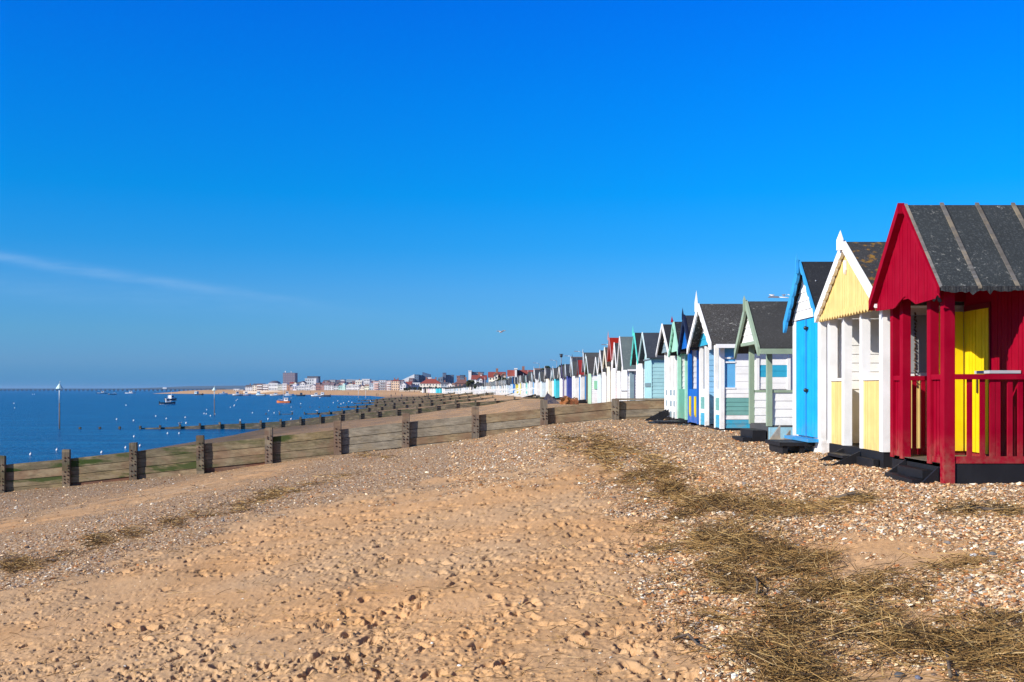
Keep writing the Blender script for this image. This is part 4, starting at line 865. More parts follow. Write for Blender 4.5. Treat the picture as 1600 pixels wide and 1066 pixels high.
SEQ = [(73.5, 'brown', 'd', 'd'), (77.3, 'white', 'r', None), (80.6, 'white', 'd', None), (84.2, 'blue', 'n', None), (88.2, 'white', 'b', None), (92.2, 'navy', 'n', None), (95.6, 'purple', 'd', None), (99.2, 'cyan', 'd', 'd'), (102.8, 'white', 'g', None), (106, 'turq', 'd', 'd'), (109.4, 'pale', 'd', None), (112.6, 'lemon', 'd', None),
       (115.6, 'cream', 'n', None), (118.6, 'white', 'n', None), (121.6, 'pale', 'g', None), (124.6, 'pale', 'd', None), (127.6, 'pink', 'd', None), (130.6, 'white', 'd', None), (133.6, 'white', 'n', 'd'), (136.6, 'lblue', 'd', None), (139.6, 'pale', 'n', 'w'), (142.6, 'lblue', 'd', 'w'), (145.8, 'white', 'b', None), (149, 'grey', 'd', 'w'), (152.2, 'white', 'd', None),
       (155.6, 'white', 'd', None), (159, 'mint', 'n', 'w'), (162.2, 'teal', 't', None), (165.4, 'turq', 't', 'w'), (168.8, 'white', 'd', 'w'), (172.2, 'white', 'd', None), (175.6, 'pale', 'd', None), (180, 'yellow', 'g', None), (184.6, 'white', 'd', None), (188, 'pale', 'n', None), (191.4, 'turq', 'n', None), (195, 'cream', 'n', 'w'), (199, 'yellow', 'n', 'w'),
       (203, 'navy', 'n', None), (207, 'blue', 'n', 'd'), (210.6, 'pale', 'd', None), (214, 'lblue', 'n', None), (217.4, 'white', 'd', None), (221, 'pale', 'd', 'w')]
for i, (Y, c, r, st) in enumerate(SEQ):
    rg, nm = C_[c]; rr = random.Random(i*7+2)
    rn = dict(d='dark', n='black', b='pinkish brown', g='grey green', t='teal', r='small red')[r]
    tall = dict(b=1.18).get(r, 1.0)*rr.uniform(.90, 1.08)
    side = None
    if c == 'yellow': side = (.80, .70, .12)
    far_hut(Y, 2.1 if r != 'g' else 2.5, rg, R_[r], f'{nm} hut with {rn} roof, {ordinal(i+1)} beyond the mint shuttered hut', G_HUT, he=2.1*tall, hr=3.05*tall+rr.uniform(-.1, .15), side=side or ((.78, .78, .77) if (i % 5 == 1) else None), stp=st, door=(rr.choice([(.03, .2, .5), (.7, .7, .7), (.05, .4, .5), (.5, .5, .45)]) if rr.random() < .5 else None), up=.0 if i < 18 else .15, spike=.25 if rr.random() < .5 else 0)
Y = 224.5; i = 0; rr = random.Random(21)
while Y < 372:
    c = rr.choice(['white', 'white', 'pale', 'pale', 'white', 'cream']); rg, nm = C_[c]
    far_hut(Y, rr.uniform(1.7, 2.1), (.80, .80, .79) if c == 'white' else rg, R_[rr.choice('dnn')], 'small pale beach hut with white steps in the distant curve of the row', 'distant pale beach huts with steps', stp='w', up=.25, door=rr.choice([None, (.1, .12, .14), (.3, .4, .45)]), he=rr.uniform(1.9, 2.1), hr=rr.uniform(2.7, 3.0), detail=True)
    Y += 3.5; i += 1
far_l = [('white', 560), ('white', 566), ('teal', 572), ('turq', 578), ('cyan', 585), ('turq', 592), ('pale', 599), ('white', 606), ('pale', 613), ('white', 621), ('pink', 629), ('cream', 637), ('brown', 648), ('white', 660)]
for k, (c, Y) in enumerate(far_l):
    nm = C_[c][1]
    far_hut(Y, 4.6, C_[c][0], R_['d'] if c != 'brown' else R_['n'], f'tiny {nm} hut, {ordinal(k+1)} from the right at the row end by the sea wall', G_HUT, he=2.4, hr=3.1, detail=False)
for k in range(34):
    Y = 376+k*5.1; c = ['white', 'pale', 'grey', 'pale', 'cream', 'white', 'lblue'][k % 7]
    far_hut(Y, 2.6, C_[c][0], R_['d'], 'minute pale beach hut where the far row dwindles', 'dwindling pale huts', he=2.1, hr=2.8, detail=True, door=(.12, .14, .16) if k % 3 else None, stp='w' if k % 2 else None)

# ------------------------------------------------------------------ the far town
rb = random.Random(9)
WIN = plain((.06, .07, .09), .3, 'far_window'); WINL = plain((.18, .2, .24), .3, 'far_window_pale')
def town(x0, x1, yt, yb, Y, wall, roof, kind, label, rh=3.0, wr=2, wc=3, cat='building', depth=12, win=None, name='building', bal=False, chim=0):
    a, b = at(x0, yt, Y), at(x1, yb, Y); zt, zb = a.z, min(b.z, gz((a.x+b.x)/2, Y))-2; zg = b.z
    w = b.x-a.x; cx = (a.x+b.x)/2; root = empty(name, (cx, Y, zg), label, cat, None)
    rhm = rh*Y/F if kind != 'flat' else 0; ze = zt-rhm
    wm = plain(wall, .7, 'render_wall', var=.12); rm = plain(roof, .8, 'tile_roof', var=.25)
    m = MB()
    if kind == 'gable_front': m.py(Y, Y+depth, [(a.x, zb), (b.x, zb), (b.x, ze), (cx, zt-.15), (a.x, ze)])
    elif kind == 'slope': m.py(Y, Y+depth, [(a.x, zb), (b.x, zb), (b.x, zt), (a.x, ze)])
    else: m.box(a.x, b.x, Y, Y+depth, zb, ze)
    m.build('wall', wm, root)
    m = MB(); o = .3
    if kind == 'hip':
        r = min(w/2, depth/2)*.75
        V = [(a.x-o, Y-o, ze+.01), (b.x+o, Y-o, ze+.01), (b.x+o, Y+depth+o, ze+.01), (a.x-o, Y+depth+o, ze+.01), (a.x+r, Y+depth/2, zt), (b.x-r, Y+depth/2, zt)]
        m.add(V, [(0, 1, 5, 4), (1, 2, 5), (2, 3, 4, 5), (3, 0, 4), (0, 3, 2, 1)])
    elif kind == 'gable': m.px(a.x-o, b.x+o, [(Y-o, ze+.01), (Y+depth/2, zt), (Y+depth+o, ze+.01)])
    elif kind == 'gable_front':
        m.py(Y-.4, Y+depth+.2, [(a.x-o, ze-.1), (cx, zt), (cx, zt+.3), (a.x-o, ze+.25)]); m.py(Y-.4, Y+depth+.2, [(cx+.01, zt), (b.x+o, ze-.1), (b.x+o, ze+.25), (cx+.01, zt+.3)])
    elif kind == 'dome':
        m.ball((cx, Y+depth/2, ze), (w/2, depth/2, max(.6, rhm)), 12, 6)
    elif kind == 'flat': m.box(a.x-.2, b.x+.2, Y-.2, Y+depth+.2, zt+.01, zt+.35)
    if m.v: rf = m.build('roof', rm, root)
    for k in range(chim):
        x = a.x+w*(k+.6)/(chim+.2); m = MB(); m.box(x-.4, x+.4, Y+depth/2-.5, Y+depth/2+.5, zt-.8, zt+1.2); m.build('chimney', plain((.25, .12, .09), .8, 'brick'), root)
    hgt = ze-zg
    for i in range(wr):
        for j in range(wc):
            ww = w/wc*.45; hh = hgt/wr*.45; x = a.x+w*(j+.5)/wc+rb.uniform(-.1, .1)*ww; z = zg+hgt*(i+.52)/wr
            m = MB(); m.box(x-ww/2, x+ww/2, Y-.06, Y+.05, z-hh/2, z+hh/2); m.build('window', win or (WIN if rb.random() < .8 else WINL), root)
        if bal:
            z = zg+hgt*(i+.12)/wr; m = MB(); m.box(a.x+.2, b.x-.2, Y-1.1, Y-.005, z-.15, z+.75); m.build('balcony', plain((.8, .8, .8) if bal is True else bal, .6, 'balcony'), root)
    return root
Wt = (.68, .69, .70); Cr = (.74, .70, .60); Lg = (.55, .57, .60); Gr = (.30, .33, .36); Br = (.30, .17, .12); Pu = (.22, .15, .16); Rr = (.27, .055, .035); Dk = (.10, .10, .12); Bl = (.06, .09, .15); Pk = (.66, .46, .40); Tq = (.45, .66, .62); Or = (.45, .22, .12)
town(442, 461, 583, 606, 1500, (.16, .135, .18), (.2, .17, .2), 'flat', 'tall purple brown tower block standing alone above the far town', wr=6, wc=5, cat='tower block', depth=18, win=plain((.25, .24, .28), .3, 'far_window_tower'), name='tower_block')  # wall colour greyed, so part of the distance haze is painted in
for px_, py_, r_, lb in ((446.2, 581.2, 1.1, 'white radar ball on the left of the tower block roof'), (455, 581.2, .7, 'smaller white radar ball on the right of the tower block roof')):
    p = at(px_, py_, 1506); m = MB(); m.ball(p, r_, 10, 6); m.tube([(p.x, p.y, p.z-2.4), (p.x, p.y, p.z-.5)], .25, 6); tag(m.build('radar_ball', plain((.8, .8, .8))), lb, 'antenna')
T = [
 (365, 374, 608.3, 612, 960, Wt, Lg, 'flat', 'low white kiosk alone at the left end of the far beach', 0, 1, 3),
 (375, 380, 609, 612, 960, Wt, Gr, 'flat', 'tiny white kiosk just right of the low kiosk on the far beach', 0, 1, 2),
 (383, 394, 601.5, 611.5, 930, Wt, Dk, 'gable', 'white seafront house with dark roof at the left end of the town', 3, 2, 4),
 (394.5, 401, 599.5, 611.5, 930, Cr, Dk, 'gable', 'cream house with dark roof, second from the left of the seafront', 2.5, 3, 2),
 (401.5, 410, 600, 611.5, 928, Br, Dk, 'flat', 'brown terrace with white balconies left of the white dome hall', 0, 3, 3),
 (410.5, 419, 601, 611.5, 928, (.4, .33, .33), Wt, 'flat', 'grey brown building with white bands beside the white dome hall', 0, 3, 3),
 (419.5, 434, 599.5, 611, 920, Wt, Wt, 'flat', 'long white seafront hall below a dark domed roof', 0, 2, 6),
 (434.5, 440.5, 601, 611.5, 915, (.5, .52, .48), Gr, 'flat', 'grey green building right of the white hall', 0, 3, 2),
 (441, 448, 600, 611.5, 910, Wt, Wt, 'flat', 'narrow white building with a jutting white roof below the tower block', 0, 3, 3),
 (448.5, 452.5, 601.5, 611.2, 905, Or, Br, 'flat', 'orange brown brick building on the seafront below the tower', 0, 3, 1),
 (453, 457, 602, 611.2, 905, Pk, Lg, 'gable', 'pink rendered seafront house beside the orange brick one', 2.5, 2, 2),
 (457.5, 463, 601, 611.2, 905, (.66, .66, .76), Lg, 'flat', 'pale lilac seafront house', 0, 1, 2),
 (464, 476, 603.5, 611.5, 900, Lg, Wt, 'flat', 'low pale grey building with a white top on the seafront', 0, 2, 5),
 (463, 470, 597.5, 606, 990, Pu, Dk, 'gable', 'dark purple roofed house behind the lilac one', 4, 1, 2),
 (468.5, 476, 596, 606, 980, Wt, Pu, 'gable_front', 'white gabled house behind the low grey building', 3, 2, 2),
 (476.5, 494, 592, 606, 1000, (.52, .53, .55), Lg, 'flat', 'large rounded grey block under a dark flat roof deck', 0, 3, 5),
 (480, 497, 588.6, 589.8, 1006, Dk, Dk, 'flat', 'dark flat roof deck on top of the grey block', 0, 0, 0),
 (491.3, 494, 591.5, 602, 990, Wt, Wt, 'flat', 'thin white stair tower of the grey block', 0, 0, 0),
 (477, 484, 602.5, 611.5, 890, Wt, Wt, 'flat', 'white seafront building under the grey block', 0, 2, 3),
 (484.5, 493, 601, 611.5, 890, Wt, Lg, 'gable_front', 'white gabled seafront house with tall windows', 3, 3, 3),
 (493.5, 500, 599, 611.5, 885, (.30, .15, .13), Pu, 'flat', 'dark red house with white pillars', 0, 3, 3),
 (500.5, 506, 598, 611.5, 885, (.36, .2, .17), Pu, 'gable', 'red brick house with white bays beside the pillared house', 3, 3, 2),
 (506.5, 514, 597.5, 611.3, 880, Wt, Pu, 'gable', 'white terrace house with purple roof, left of the teal turret', 4, 3, 3),
 (514.5, 521, 598, 611.3, 880, Wt, Pu, 'gable', 'white terrace house with purple roof and narrow bays', 4, 3, 2),
 (521.5, 528.5, 600, 611.3, 880, Lg, Pu, 'gable', 'pale grey terrace house next to the teal turret building', 3, 2, 3),
 (529, 540, 602.5, 611.6, 875, Tq, (.3, .5, .47), 'gable', 'pale teal building with a turret on the seafront', 2.5, 2, 4),
 (535.3, 539, 598.5, 604.5, 874, Tq, (.5, .66, .64), 'dome', 'pale teal turret rising from the teal building', 1.5, 0, 0),
 (540.5, 553, 600, 611.8, 870, Wt, Cr, 'hip', 'wide white seafront building right of the teal one', 2.5, 2, 6),
 (553.5, 561, 602, 611.8, 868, Wt, Lg, 'flat', 'white building with dark arches on the seafront', 0, 2, 3),
 (555, 565, 594.3, 603, 960, Cr, Cr, 'gable', 'cream house up behind the white seafront', 2.5, 2, 3),
 (565.5, 577.5, 592.8, 601, 990, Wt, Lg, 'flat', 'long white flat block on the skyline', 0, 2, 5),
 (562, 569, 602, 611.8, 860, Cr, Pu, 'gable_front', 'cream gabled house by the beach', 3, 2, 2),
 (569.5, 576.5, 600.5, 611.8, 860, (.72, .74, .58), Br, 'gable', 'pale yellow green house by the beach', 2.5, 2, 3),
 (577, 583, 598, 611, 860, (.42, .50, .58), Gr, 'gable', 'grey blue house by the beach', 3, 2, 2),
 (583.5, 591.5, 597, 611.5, 850, Wt, Pk, 'flat', 'white apartment house with pink balconies', 0, 4, 3),
 (592, 603, 594.5, 611, 850, Wt, Dk, 'flat', 'white and dark apartment house with grey balconies', 0, 4, 4),
 (604, 611, 596, 611, 840, Pk, Wt, 'flat', 'pink apartment house with white balconies', 0, 4, 3),
 (611.5, 624, 592.8, 611, 820, (.70, .52, .36), Rr, 'hip', 'tall apricot block with dark red hipped roof', 2.5, 4, 4),
 (620.5, 631, 597, 609.5, 860, (.33, .36, .34), Gr, 'flat', 'grey green block just right of the apricot block', 0, 3, 4),
 (625, 634, 597.5, 609, 780, Wt, Lg, 'gable_front', 'white house with a steep gable above the sea wall', 4, 2, 2),
 (634, 642, 596.5, 609, 790, Pk, Rr, 'gable', 'pinkish house with red roof above the sea wall', 4.5, 2, 3),
 (642, 656, 598.5, 608.5, 800, Wt, Lg, 'flat', 'low white house among bushes above the sea wall', 0, 2, 4),
 (628, 647.5, 584.8, 600, 1300, (.60, .64, .66), Lg, 'slope', 'pale stepped glass building rising to the right on the skyline', 9, 0, 0),
 (639, 645, 591.3, 598, 1290, (.28, .20, .20), Br, 'flat', 'small brown block in front of the pale stepped building', 0, 2, 2),
 (648, 654, 585.8, 597, 1300, (.10, .16, .24), Bl, 'flat', 'dark blue glass office block, left of the pair', 0, 4, 2),
 (654.3, 659, 586.5, 597, 1310, (.07, .11, .19), Bl, 'flat', 'narrower dark blue office block, right of the pair', 0, 4, 2),
 (660, 672, 585, 597, 1320, (.06, .11, .20), Bl, 'slope', 'dark blue office building with a slanting roof line', -3.5, 0, 0),
 (668.5, 674, 590.3, 596, 1100, Wt, Wt, 'flat', 'small white block below the slanting blue office', 0, 1, 2),
 (656, 689, 592, 608, 700, Cr, Rr, 'hip', 'long cream villa under a broad red hipped roof', 7.5, 2, 7),
 (691.5, 696.3, 583, 598, 1250, (.11, .15, .22), Bl, 'flat', 'slim dark blue tower', 0, 5, 1),
 (696.5, 708.5, 586.3, 598, 1260, (.10, .17, .26), Bl, 'flat', 'dark blue office block joined to the slim tower', 0, 4, 4),
 (684, 692, 588.5, 597, 1240, (.13, .17, .22), Bl, 'slope', 'low dark building left of the slim blue tower', 2, 1, 2),
 (689.5, 698.5, 597, 608, 690, (.30, .36, .42), Dk, 'gable', 'grey blue house with dark roof right of the red roofed villa', 3, 2, 2),
 (698.5, 706, 598, 607.5, 680, Wt, Dk, 'gable_front', 'little white gabled house behind the far huts', 3, 1, 2),
 (706.5, 713, 598.5, 607, 670, Cr, Br, 'gable', 'little cream house with brown roof behind the far huts', 3, 1, 2),
 (713.5, 725.5, 588, 600, 640, (.30, .15, .14), (.22, .1, .09), 'flat', 'red brown block with a dark upper corner', 0, 3, 4),
 (719, 725.2, 587, 591.5, 639, (.10, .14, .20), Bl, 'flat', 'dark blue penthouse storey on the red brown block', 0, 1, 3),
 (710, 733, 593, 605, 520, (.28, .15, .12), (.20, .09, .07), 'hip', 'brown roofed house low behind the pale huts', 6, 1, 4),
 (732, 736.4, 580.3, 594, 560, Wt, Wt, 'flat', 'bright white windowless tower wall', 0, 0, 0),
 (736.6, 755, 582.2, 596, 566, (.17, .26, .36), Bl, 'flat', 'blue grey slab block right of the white tower wall', 0, 3, 6),
 (737, 759, 586, 599, 400, Wt, Rr, 'gable', 'white house with a steep red roof and tall chimney', 7, 1, 4),
 (745, 753.5, 589.5, 600, 396, Wt, Rr, 'gable_front', 'white front gable of the steep red roofed house', 4, 2, 2),
 (750.6, 753, 585, 592, 405, Wt, Br, 'flat', 'white chimney stack on the steep red roof', 0, 0, 0),
 (763.5, 789, 580.8, 600, 360, Cr, Rr, 'gable', 'large house with red roof and cream gables behind dark bushes', 9, 2, 5),
 (772, 778, 583, 594, 357, Cr, Br, 'gable_front', 'cream front gable in the middle of the large red roof', 4, 1, 1),
 (783, 790, 584, 594, 356, (.6, .5, .4), Br, 'gable_front', 'buff front gable at the right of the large red roof', 4, 1, 1),
 (794, 842, 577.8, 600, 330, Wt, Rr, 'gable', 'longest red roofed house on the right, behind the spiked huts', 10, 2, 9),
 (804.5, 807.6, 577.2, 592, 326, Wt, Wt, 'flat', 'white chimney tower in front of the longest red roof', 0, 0, 0),
 (830, 838.5, 581.5, 593, 325, Wt, Rr, 'gable_front', 'white front gable with red verge on the longest red roofed house', 5, 1, 1),
]
for x0, x1, yt, yb, Y, wl, rf, kd, lb, rh, wr, wc in T:
    town(x0, x1, yt, yb, Y, wl, rf, kd, lb, rh, wr, wc, chim=(2 if kd in ('hip',) and x1-x0 > 8 else 1 if kd == 'gable' and x1-x0 > 7 else 0),
         bal=(True if 'white balcon' in lb or 'white bands' in lb else Pk if 'pink balcon' in lb else Gr if 'grey balcon' in lb else False))
m = MB(); p = at(427, 600, 930); m.ball((p.x, p.y+6, p.z), (5.5, 5.5, 2.9), 14, 6); tag(m.build('dome_roof', plain((.10, .09, .12), .7)), 'dark domed roof above the long white seafront hall', 'dome')
# a second rank of little houses behind the seafront, filling the town up to the skyline
k = 0
for x0 in np.arange(452, 640, 6.2):
    yt = 596.5+rb.uniform(-1.5, 1.5); col = rb.choice([Wt, Cr, Pu, Br, Lg, Pk, Wt]); rf = rb.choice([Pu, Dk, Rr, Br])
    town(x0, x0+rb.uniform(4.5, 6.8), yt, 606, 1060+rb.uniform(0, 60), col, rf, rb.choice(['gable', 'hip', 'gable_front', 'gable']), 'small far house packed into the second rank behind the seafront', 3, 1, 2)['group'] = 'second rank houses of the far town'; k += 1
for x0 in np.arange(505, 625, 9.0):
    town(x0, x0+rb.uniform(6, 10), 593.6+rb.uniform(-.8, 1.2), 604, 1250+rb.uniform(0, 50), rb.choice([Wt, Gr, Pu, Lg]), rb.choice([Dk, Pu, Gr]), rb.choice(['flat', 'gable']), 'small far house on the top rank along the skyline', 2, 1, 2)['group'] = 'skyline houses of the far town'
m = MB(); a, b = at(624, 609.3, 745), at(656, 613.6, 745); m.box(a.x, b.x, 745, 746, b.z-1, a.z); w_ = m.build('sea_wall', plain((.50, .43, .33), .8)); tag(w_, 'long low stone sea wall at the back of the far beach', 'wall')
m = MB(); a, b = at(380, 611.3, 895), at(560, 612.8, 870); m.pz(b.z-1, a.z, [(a.x, 895), (b.x, 868), (b.x, 869), (a.x, 896)]); tag(m.build('promenade_wall', plain((.6, .52, .42), .8)), 'pale promenade wall in front of the seafront houses', 'wall')

# ------------------------------------------------------------------ trees and bushes
def leaves(n, blobs, rs, size, seed):
    g = np.random.default_rng(seed); B = np.array(blobs, float); wts = B[:, 3]**2; pk = g.choice(len(B), n, p=wts/wts.sum())
    d = g.normal(size=(n, 3)); d /= np.linalg.norm(d, axis=1)[:, None]; r = g.random(n)**.45
    c = B[pk, :3]+d*(B[pk, 3]*r)[:, None]*np.array([1, 1, .8]); u = g.normal(size=(n, 3)); u /= np.linalg.norm(u, axis=1)[:, None]
    v = np.cross(u, g.normal(size=(n, 3))); v /= np.linalg.norm(v, axis=1)[:, None]; s = (size*g.uniform(.6, 1.4, n))[:, None]
    V = np.stack([c-u*s, c+v*s*.5, c+u*s, c-v*s*.5], 1).reshape(-1, 3); return V, np.arange(n*4).reshape(n, 4)
def leafmat(rgb, nm):
    t = NT(nm); col = t.mix(t.noise(.8, 3), tuple(x*.6 for x in rgb), tuple(x*1.5 for x in rgb)); return t.out(col, .7, .3)
LEAF = [leafmat((.035, .055, .022), 'dark_leaves'), leafmat((.055, .065, .028), 'olive_leaves')]
def tree(px0, px1, ytop, ybot, Y, label, mi=0, seed=1, name='tree', dens=1.0, wide=1.0):
    a, b = at(px0, ytop, Y), at(px1, ybot, Y); w = b.x-a.x; hh = a.z-b.z; cx = (a.x+b.x)/2; zg = gz(cx, Y)
    root = empty(name, (cx, Y, zg), label, name if name != 'shrub' else 'bush', 'trees and bushes behind the huts')
    g = random.Random(seed); bl = []
    for k in range(max(6, int(w*2.2))):
        q = g.random(); r = g.uniform(.25, .42)*min(w, hh*1.6)*.6; x = a.x+r*.8+(w-1.6*r)*q; zt = a.z-(abs(q-.5)*2)**2*hh*.35-g.random()*hh*.35
        bl.append((x, Y+g.uniform(-.5, .5)*w*.5, zt-r*.75, r))
    n = int(900*dens*max(1, w*hh/20)); V, Fc = leaves(n, bl, 1, .24 if Y < 200 else .4, seed)
    V = V-np.array([cx, Y, zg]); o = np_mesh('crown', V, Fc, LEAF[mi]); o.parent = root
    m = MB()
    for k in range(3 if w > 4 else 1):
        x = (k-1)*w*.25 if w > 4 else 0; m.tube([(x, 0, -.5), (x+.1, 0, (b.z-zg)*.6+.8), (x+.3*(k-1), 0, max(1.2, a.z-zg-hh*.5))], [.22, .16, .07], 6)
    m.build('trunk', wood((.10, .08, .06), name='bark'), root, local=True)
tree(843, 864, 572.5, 592, 135, 'dark evergreen bush rising behind the spiked huts, left of the lamp column', 0, 3, dens=2)
tree(858, 880, 575, 594, 140, 'dark spreading tree between the left bush and the lamp column', 0, 4, dens=2)
tree(866, 886, 569, 592, 128, 'dark tree at the foot of the lamp column behind the cyan huts', 0, 5, dens=2)
tree(772, 802, 588, 601, 270, 'dark rounded tree in front of the large red roofed house', 1, 6, dens=1.2)
tree(796, 812, 590, 601, 262, 'dark bush left of the white chimney tower', 1, 7, dens=1.2)
tree(728, 745, 593.5, 603, 330, 'olive bush in front of the white tower wall', 1, 8)
tree(741, 752, 598, 606, 320, 'small bush low beside the pale distant huts', 1, 9)
for k, (x, y, lb) in enumerate([(634, 606, 'leftmost low bush on the sea wall'), (640, 605.5, 'second low bush along the sea wall'), (647.5, 604.5, 'third low bush along the sea wall, before the white house'), (656, 605, 'dark bush at the right end of the sea wall'), (664, 605.5, 'bush below the left end of the long villa'), (672, 604.5, 'bush below the middle of the long villa'), (680, 604, 'tall bush below the right end of the long villa')]):
    tree(x-3.6, x+3.6, y-1, 610.5, 730-k*14, lb, 1, 20+k, name='shrub')

# ------------------------------------------------------------------ street lamps behind the huts
def lamp(px, py, Y, label, rot=0, arm=1.9):
    p = at(px, py, Y); X = p.x+arm; zg = gz(X, Y)
    root = empty('street_lamp', (X, Y, zg), label, 'street lamp', 'street lamps along the road behind the huts'); H_ = p.z-zg
    m = MB(); m.tube([(0, 0, -.3), (0, 0, H_*.5), (0, 0, H_-.15)], [.075, .06, .045], 8); m.build('pole', STEEL, root, local=True)
    m = MB(); m.tube([(0, 0, H_-.2), (-.25, 0, H_-.05), (-arm+.5, 0, H_+.02)], [.035, .03, .03], 6); m.build('arm', STEEL, root, local=True)
    m = MB(); m.add([(-arm-.15, -.12, H_), (-arm+.5, -.1, H_-.02), (-arm+.5, .1, H_-.02), (-arm-.15, .12, H_), (-arm-.05, -.09, H_+.1), (-arm+.45, -.06, H_+.08), (-arm+.45, .06, H_+.08), (-arm-.05, .09, H_+.1)], [(0, 1, 2, 3), (7, 6, 5, 4), (0, 4, 5, 1), (1, 5, 6, 2), (2, 6, 7, 3), (3, 7, 4, 0)])
    m.build('lamp_head', plain((.35, .37, .4), .4, 'lamp_metal', .5), root, local=True)
lamp(1204, 465, 63, 'nearest street lamp arm reaching left over the sage green trimmed hut', arm=2.0)
lamp(941, 539, 131, 'street lamp head just left of the red hut roof', arm=1.6)
lamp(898, 549.5, 154, 'street lamp head above the pinkish brown hut roof', arm=1.2)
lamp(883, 556.5, 174, 'street lamp head right of the dark topped column', arm=1.2)
lamp(860, 563, 197, 'street lamp head left of the dark topped column', arm=1.2)
lamp(834, 567.5, 221, 'farthest street lamp head, above the longest red roof', arm=1.2)
p = at(877, 556, 150); zg = gz(p.x, 150); r = empty('camera_column', (p.x, 150, zg), 'slim column with a dark head above the trees behind the cyan huts', 'column')
m = MB(); m.tube([(0, 0, -.3), (0, 0, p.z-zg-.2)], [.1, .06], 8); m.build('pole', plain((.2, .25, .3), .5), r, local=True)
m = MB(); m.ball((0, 0, p.z-zg), (.22, .22, .26), 10, 6); m.box(-.3, .3, -.06, .06, p.z-zg+.18, p.z-zg+.26); m.build('head', plain((.02, .02, .025), .5, 'dark_head'), r, local=True)
for k, (x, y0, y1) in enumerate([(775, 592, 610), (784, 590, 606), (792.5, 586, 606), (757.5, 590, 608)]):
    a, b = at(x, y0, 240), at(x, y1, 240); m = MB(); m.tube([(a.x, 240, gz(a.x, 240)-.2), (a.x, 240, a.z)], [.06, .04], 6); o = m.build('mast', plain((.55, .55, .55), .5)); tag(o, 'thin pale mast between the pale huts and the dark rounded tree', 'mast', 'thin masts behind the pale huts')

# ------------------------------------------------------------------ sea marks, pier, boats, buoys
def beacon(px, y_top, Y, label):
    p = at(px, y_top, Y); root = empty('beacon', (p.x, Y, 0), label, 'beacon', 'groyne end beacons'); h = p.z
    m = MB(); m.tube([(0, 0, -1), (0, 0, h*.55)], [.075, .07], 8); m.build('pole', plain((.16, .12, .10), .7, 'rusty_pole'), root, local=True)
    m = MB(); m.tube([(0, 0, h*.55), (0, 0, h-.3)], [.068, .06], 8); m.build('upper_pole', plain((.62, .68, .68), .5, 'pale_pole'), root, local=True)
    m = MB(); n = 10; vs = [(.40*math.cos(2*math.pi*i/n), .40*math.sin(2*math.pi*i/n), h-.72) for i in range(n)]+[(0, 0, h-.12)]
    m.add(vs, [(i, (i+1) % n, n) for i in range(n)]+[tuple(range(n-1, -1, -1))]); m.build('topmark', plain((.55, .74, .68), .5, 'topmark_green'), root, local=True)
    m = MB(); m.tube([(0, 0, h-.15), (.03, 0, h+.05), (.10, 0, h+.10)], [.03, .03, .02], 6); m.build('lamp_hook', plain((.7, .75, .78), .5), root, local=True)
beacon(93, 597, 115, 'tall beacon pole with a pale green cone, standing in the water on the left')
beacon(335, 603.5, 175, 'farther beacon pole with a pale green cone, right of the pair of moored boats')
for x, y0, Y, lb in ((560, 609.5, 520, 'left one of two thin poles at the far water edge'), (571.5, 609.5, 500, 'right one of two thin poles at the far water edge')):
    p = at(x, y0, Y); m = MB(); m.tube([(p.x, Y, -1), (p.x, Y, p.z)], .12, 6); tag(m.build('pole', plain((.55, .5, .45), .6)), lb, 'pole')
def pier():
    Y = 2150; x0 = at(-330, 0, Y).x; x1 = at(352, 0, Y).x; zt = at(0, 607.6, Y).z; root = empty('pier', ((x0+x1)/2, Y, 0), 'very long dark pier on rows of legs along the horizon', 'pier'); S = plain((.025, .03, .04), .8, 'pier_steel')
    m = MB(); m.box(x0, x1, Y-4, Y+4, zt-1.5, zt-.35); m.build('deck', S, root)
    m = MB(); m.box(x0, x1, Y-4, Y-3.8, zt+.3, zt+.6); m.build('railing', S, root)
    n = 100
    for i in range(n):
        x = x0+(x1-x0)*(i+.5)/n; m = MB()
        for yy in (Y-3.2, Y+3): m.box(x-.5, x+.5, yy-.4, yy+.4, -2, zt-1.5)
        m.box(x-.35, x+.35, Y-3.2, Y+3, 1.2, 1.7); m.build('leg', S, root)
    p = at(258, 607, Y); m = MB(); m.box(p.x-4, p.x+4, Y-3, Y+3, zt-.3, zt+2.6); m.build('pier_hut', plain((.7, .72, .75), .6, 'pier_hut_wall'), root)
pier()
HULLW = plain((.78, .78, .78), .35, 'white_hull'); HULLO = plain((.62, .16, .03), .4, 'orange_hull'); HULLD = plain((.03, .04, .06), .4, 'dark_hull'); HULLB = plain((.45, .60, .70), .4, 'pale_blue_hull'); CABG = plain((.05, .06, .08), .2, 'cabin_glass')
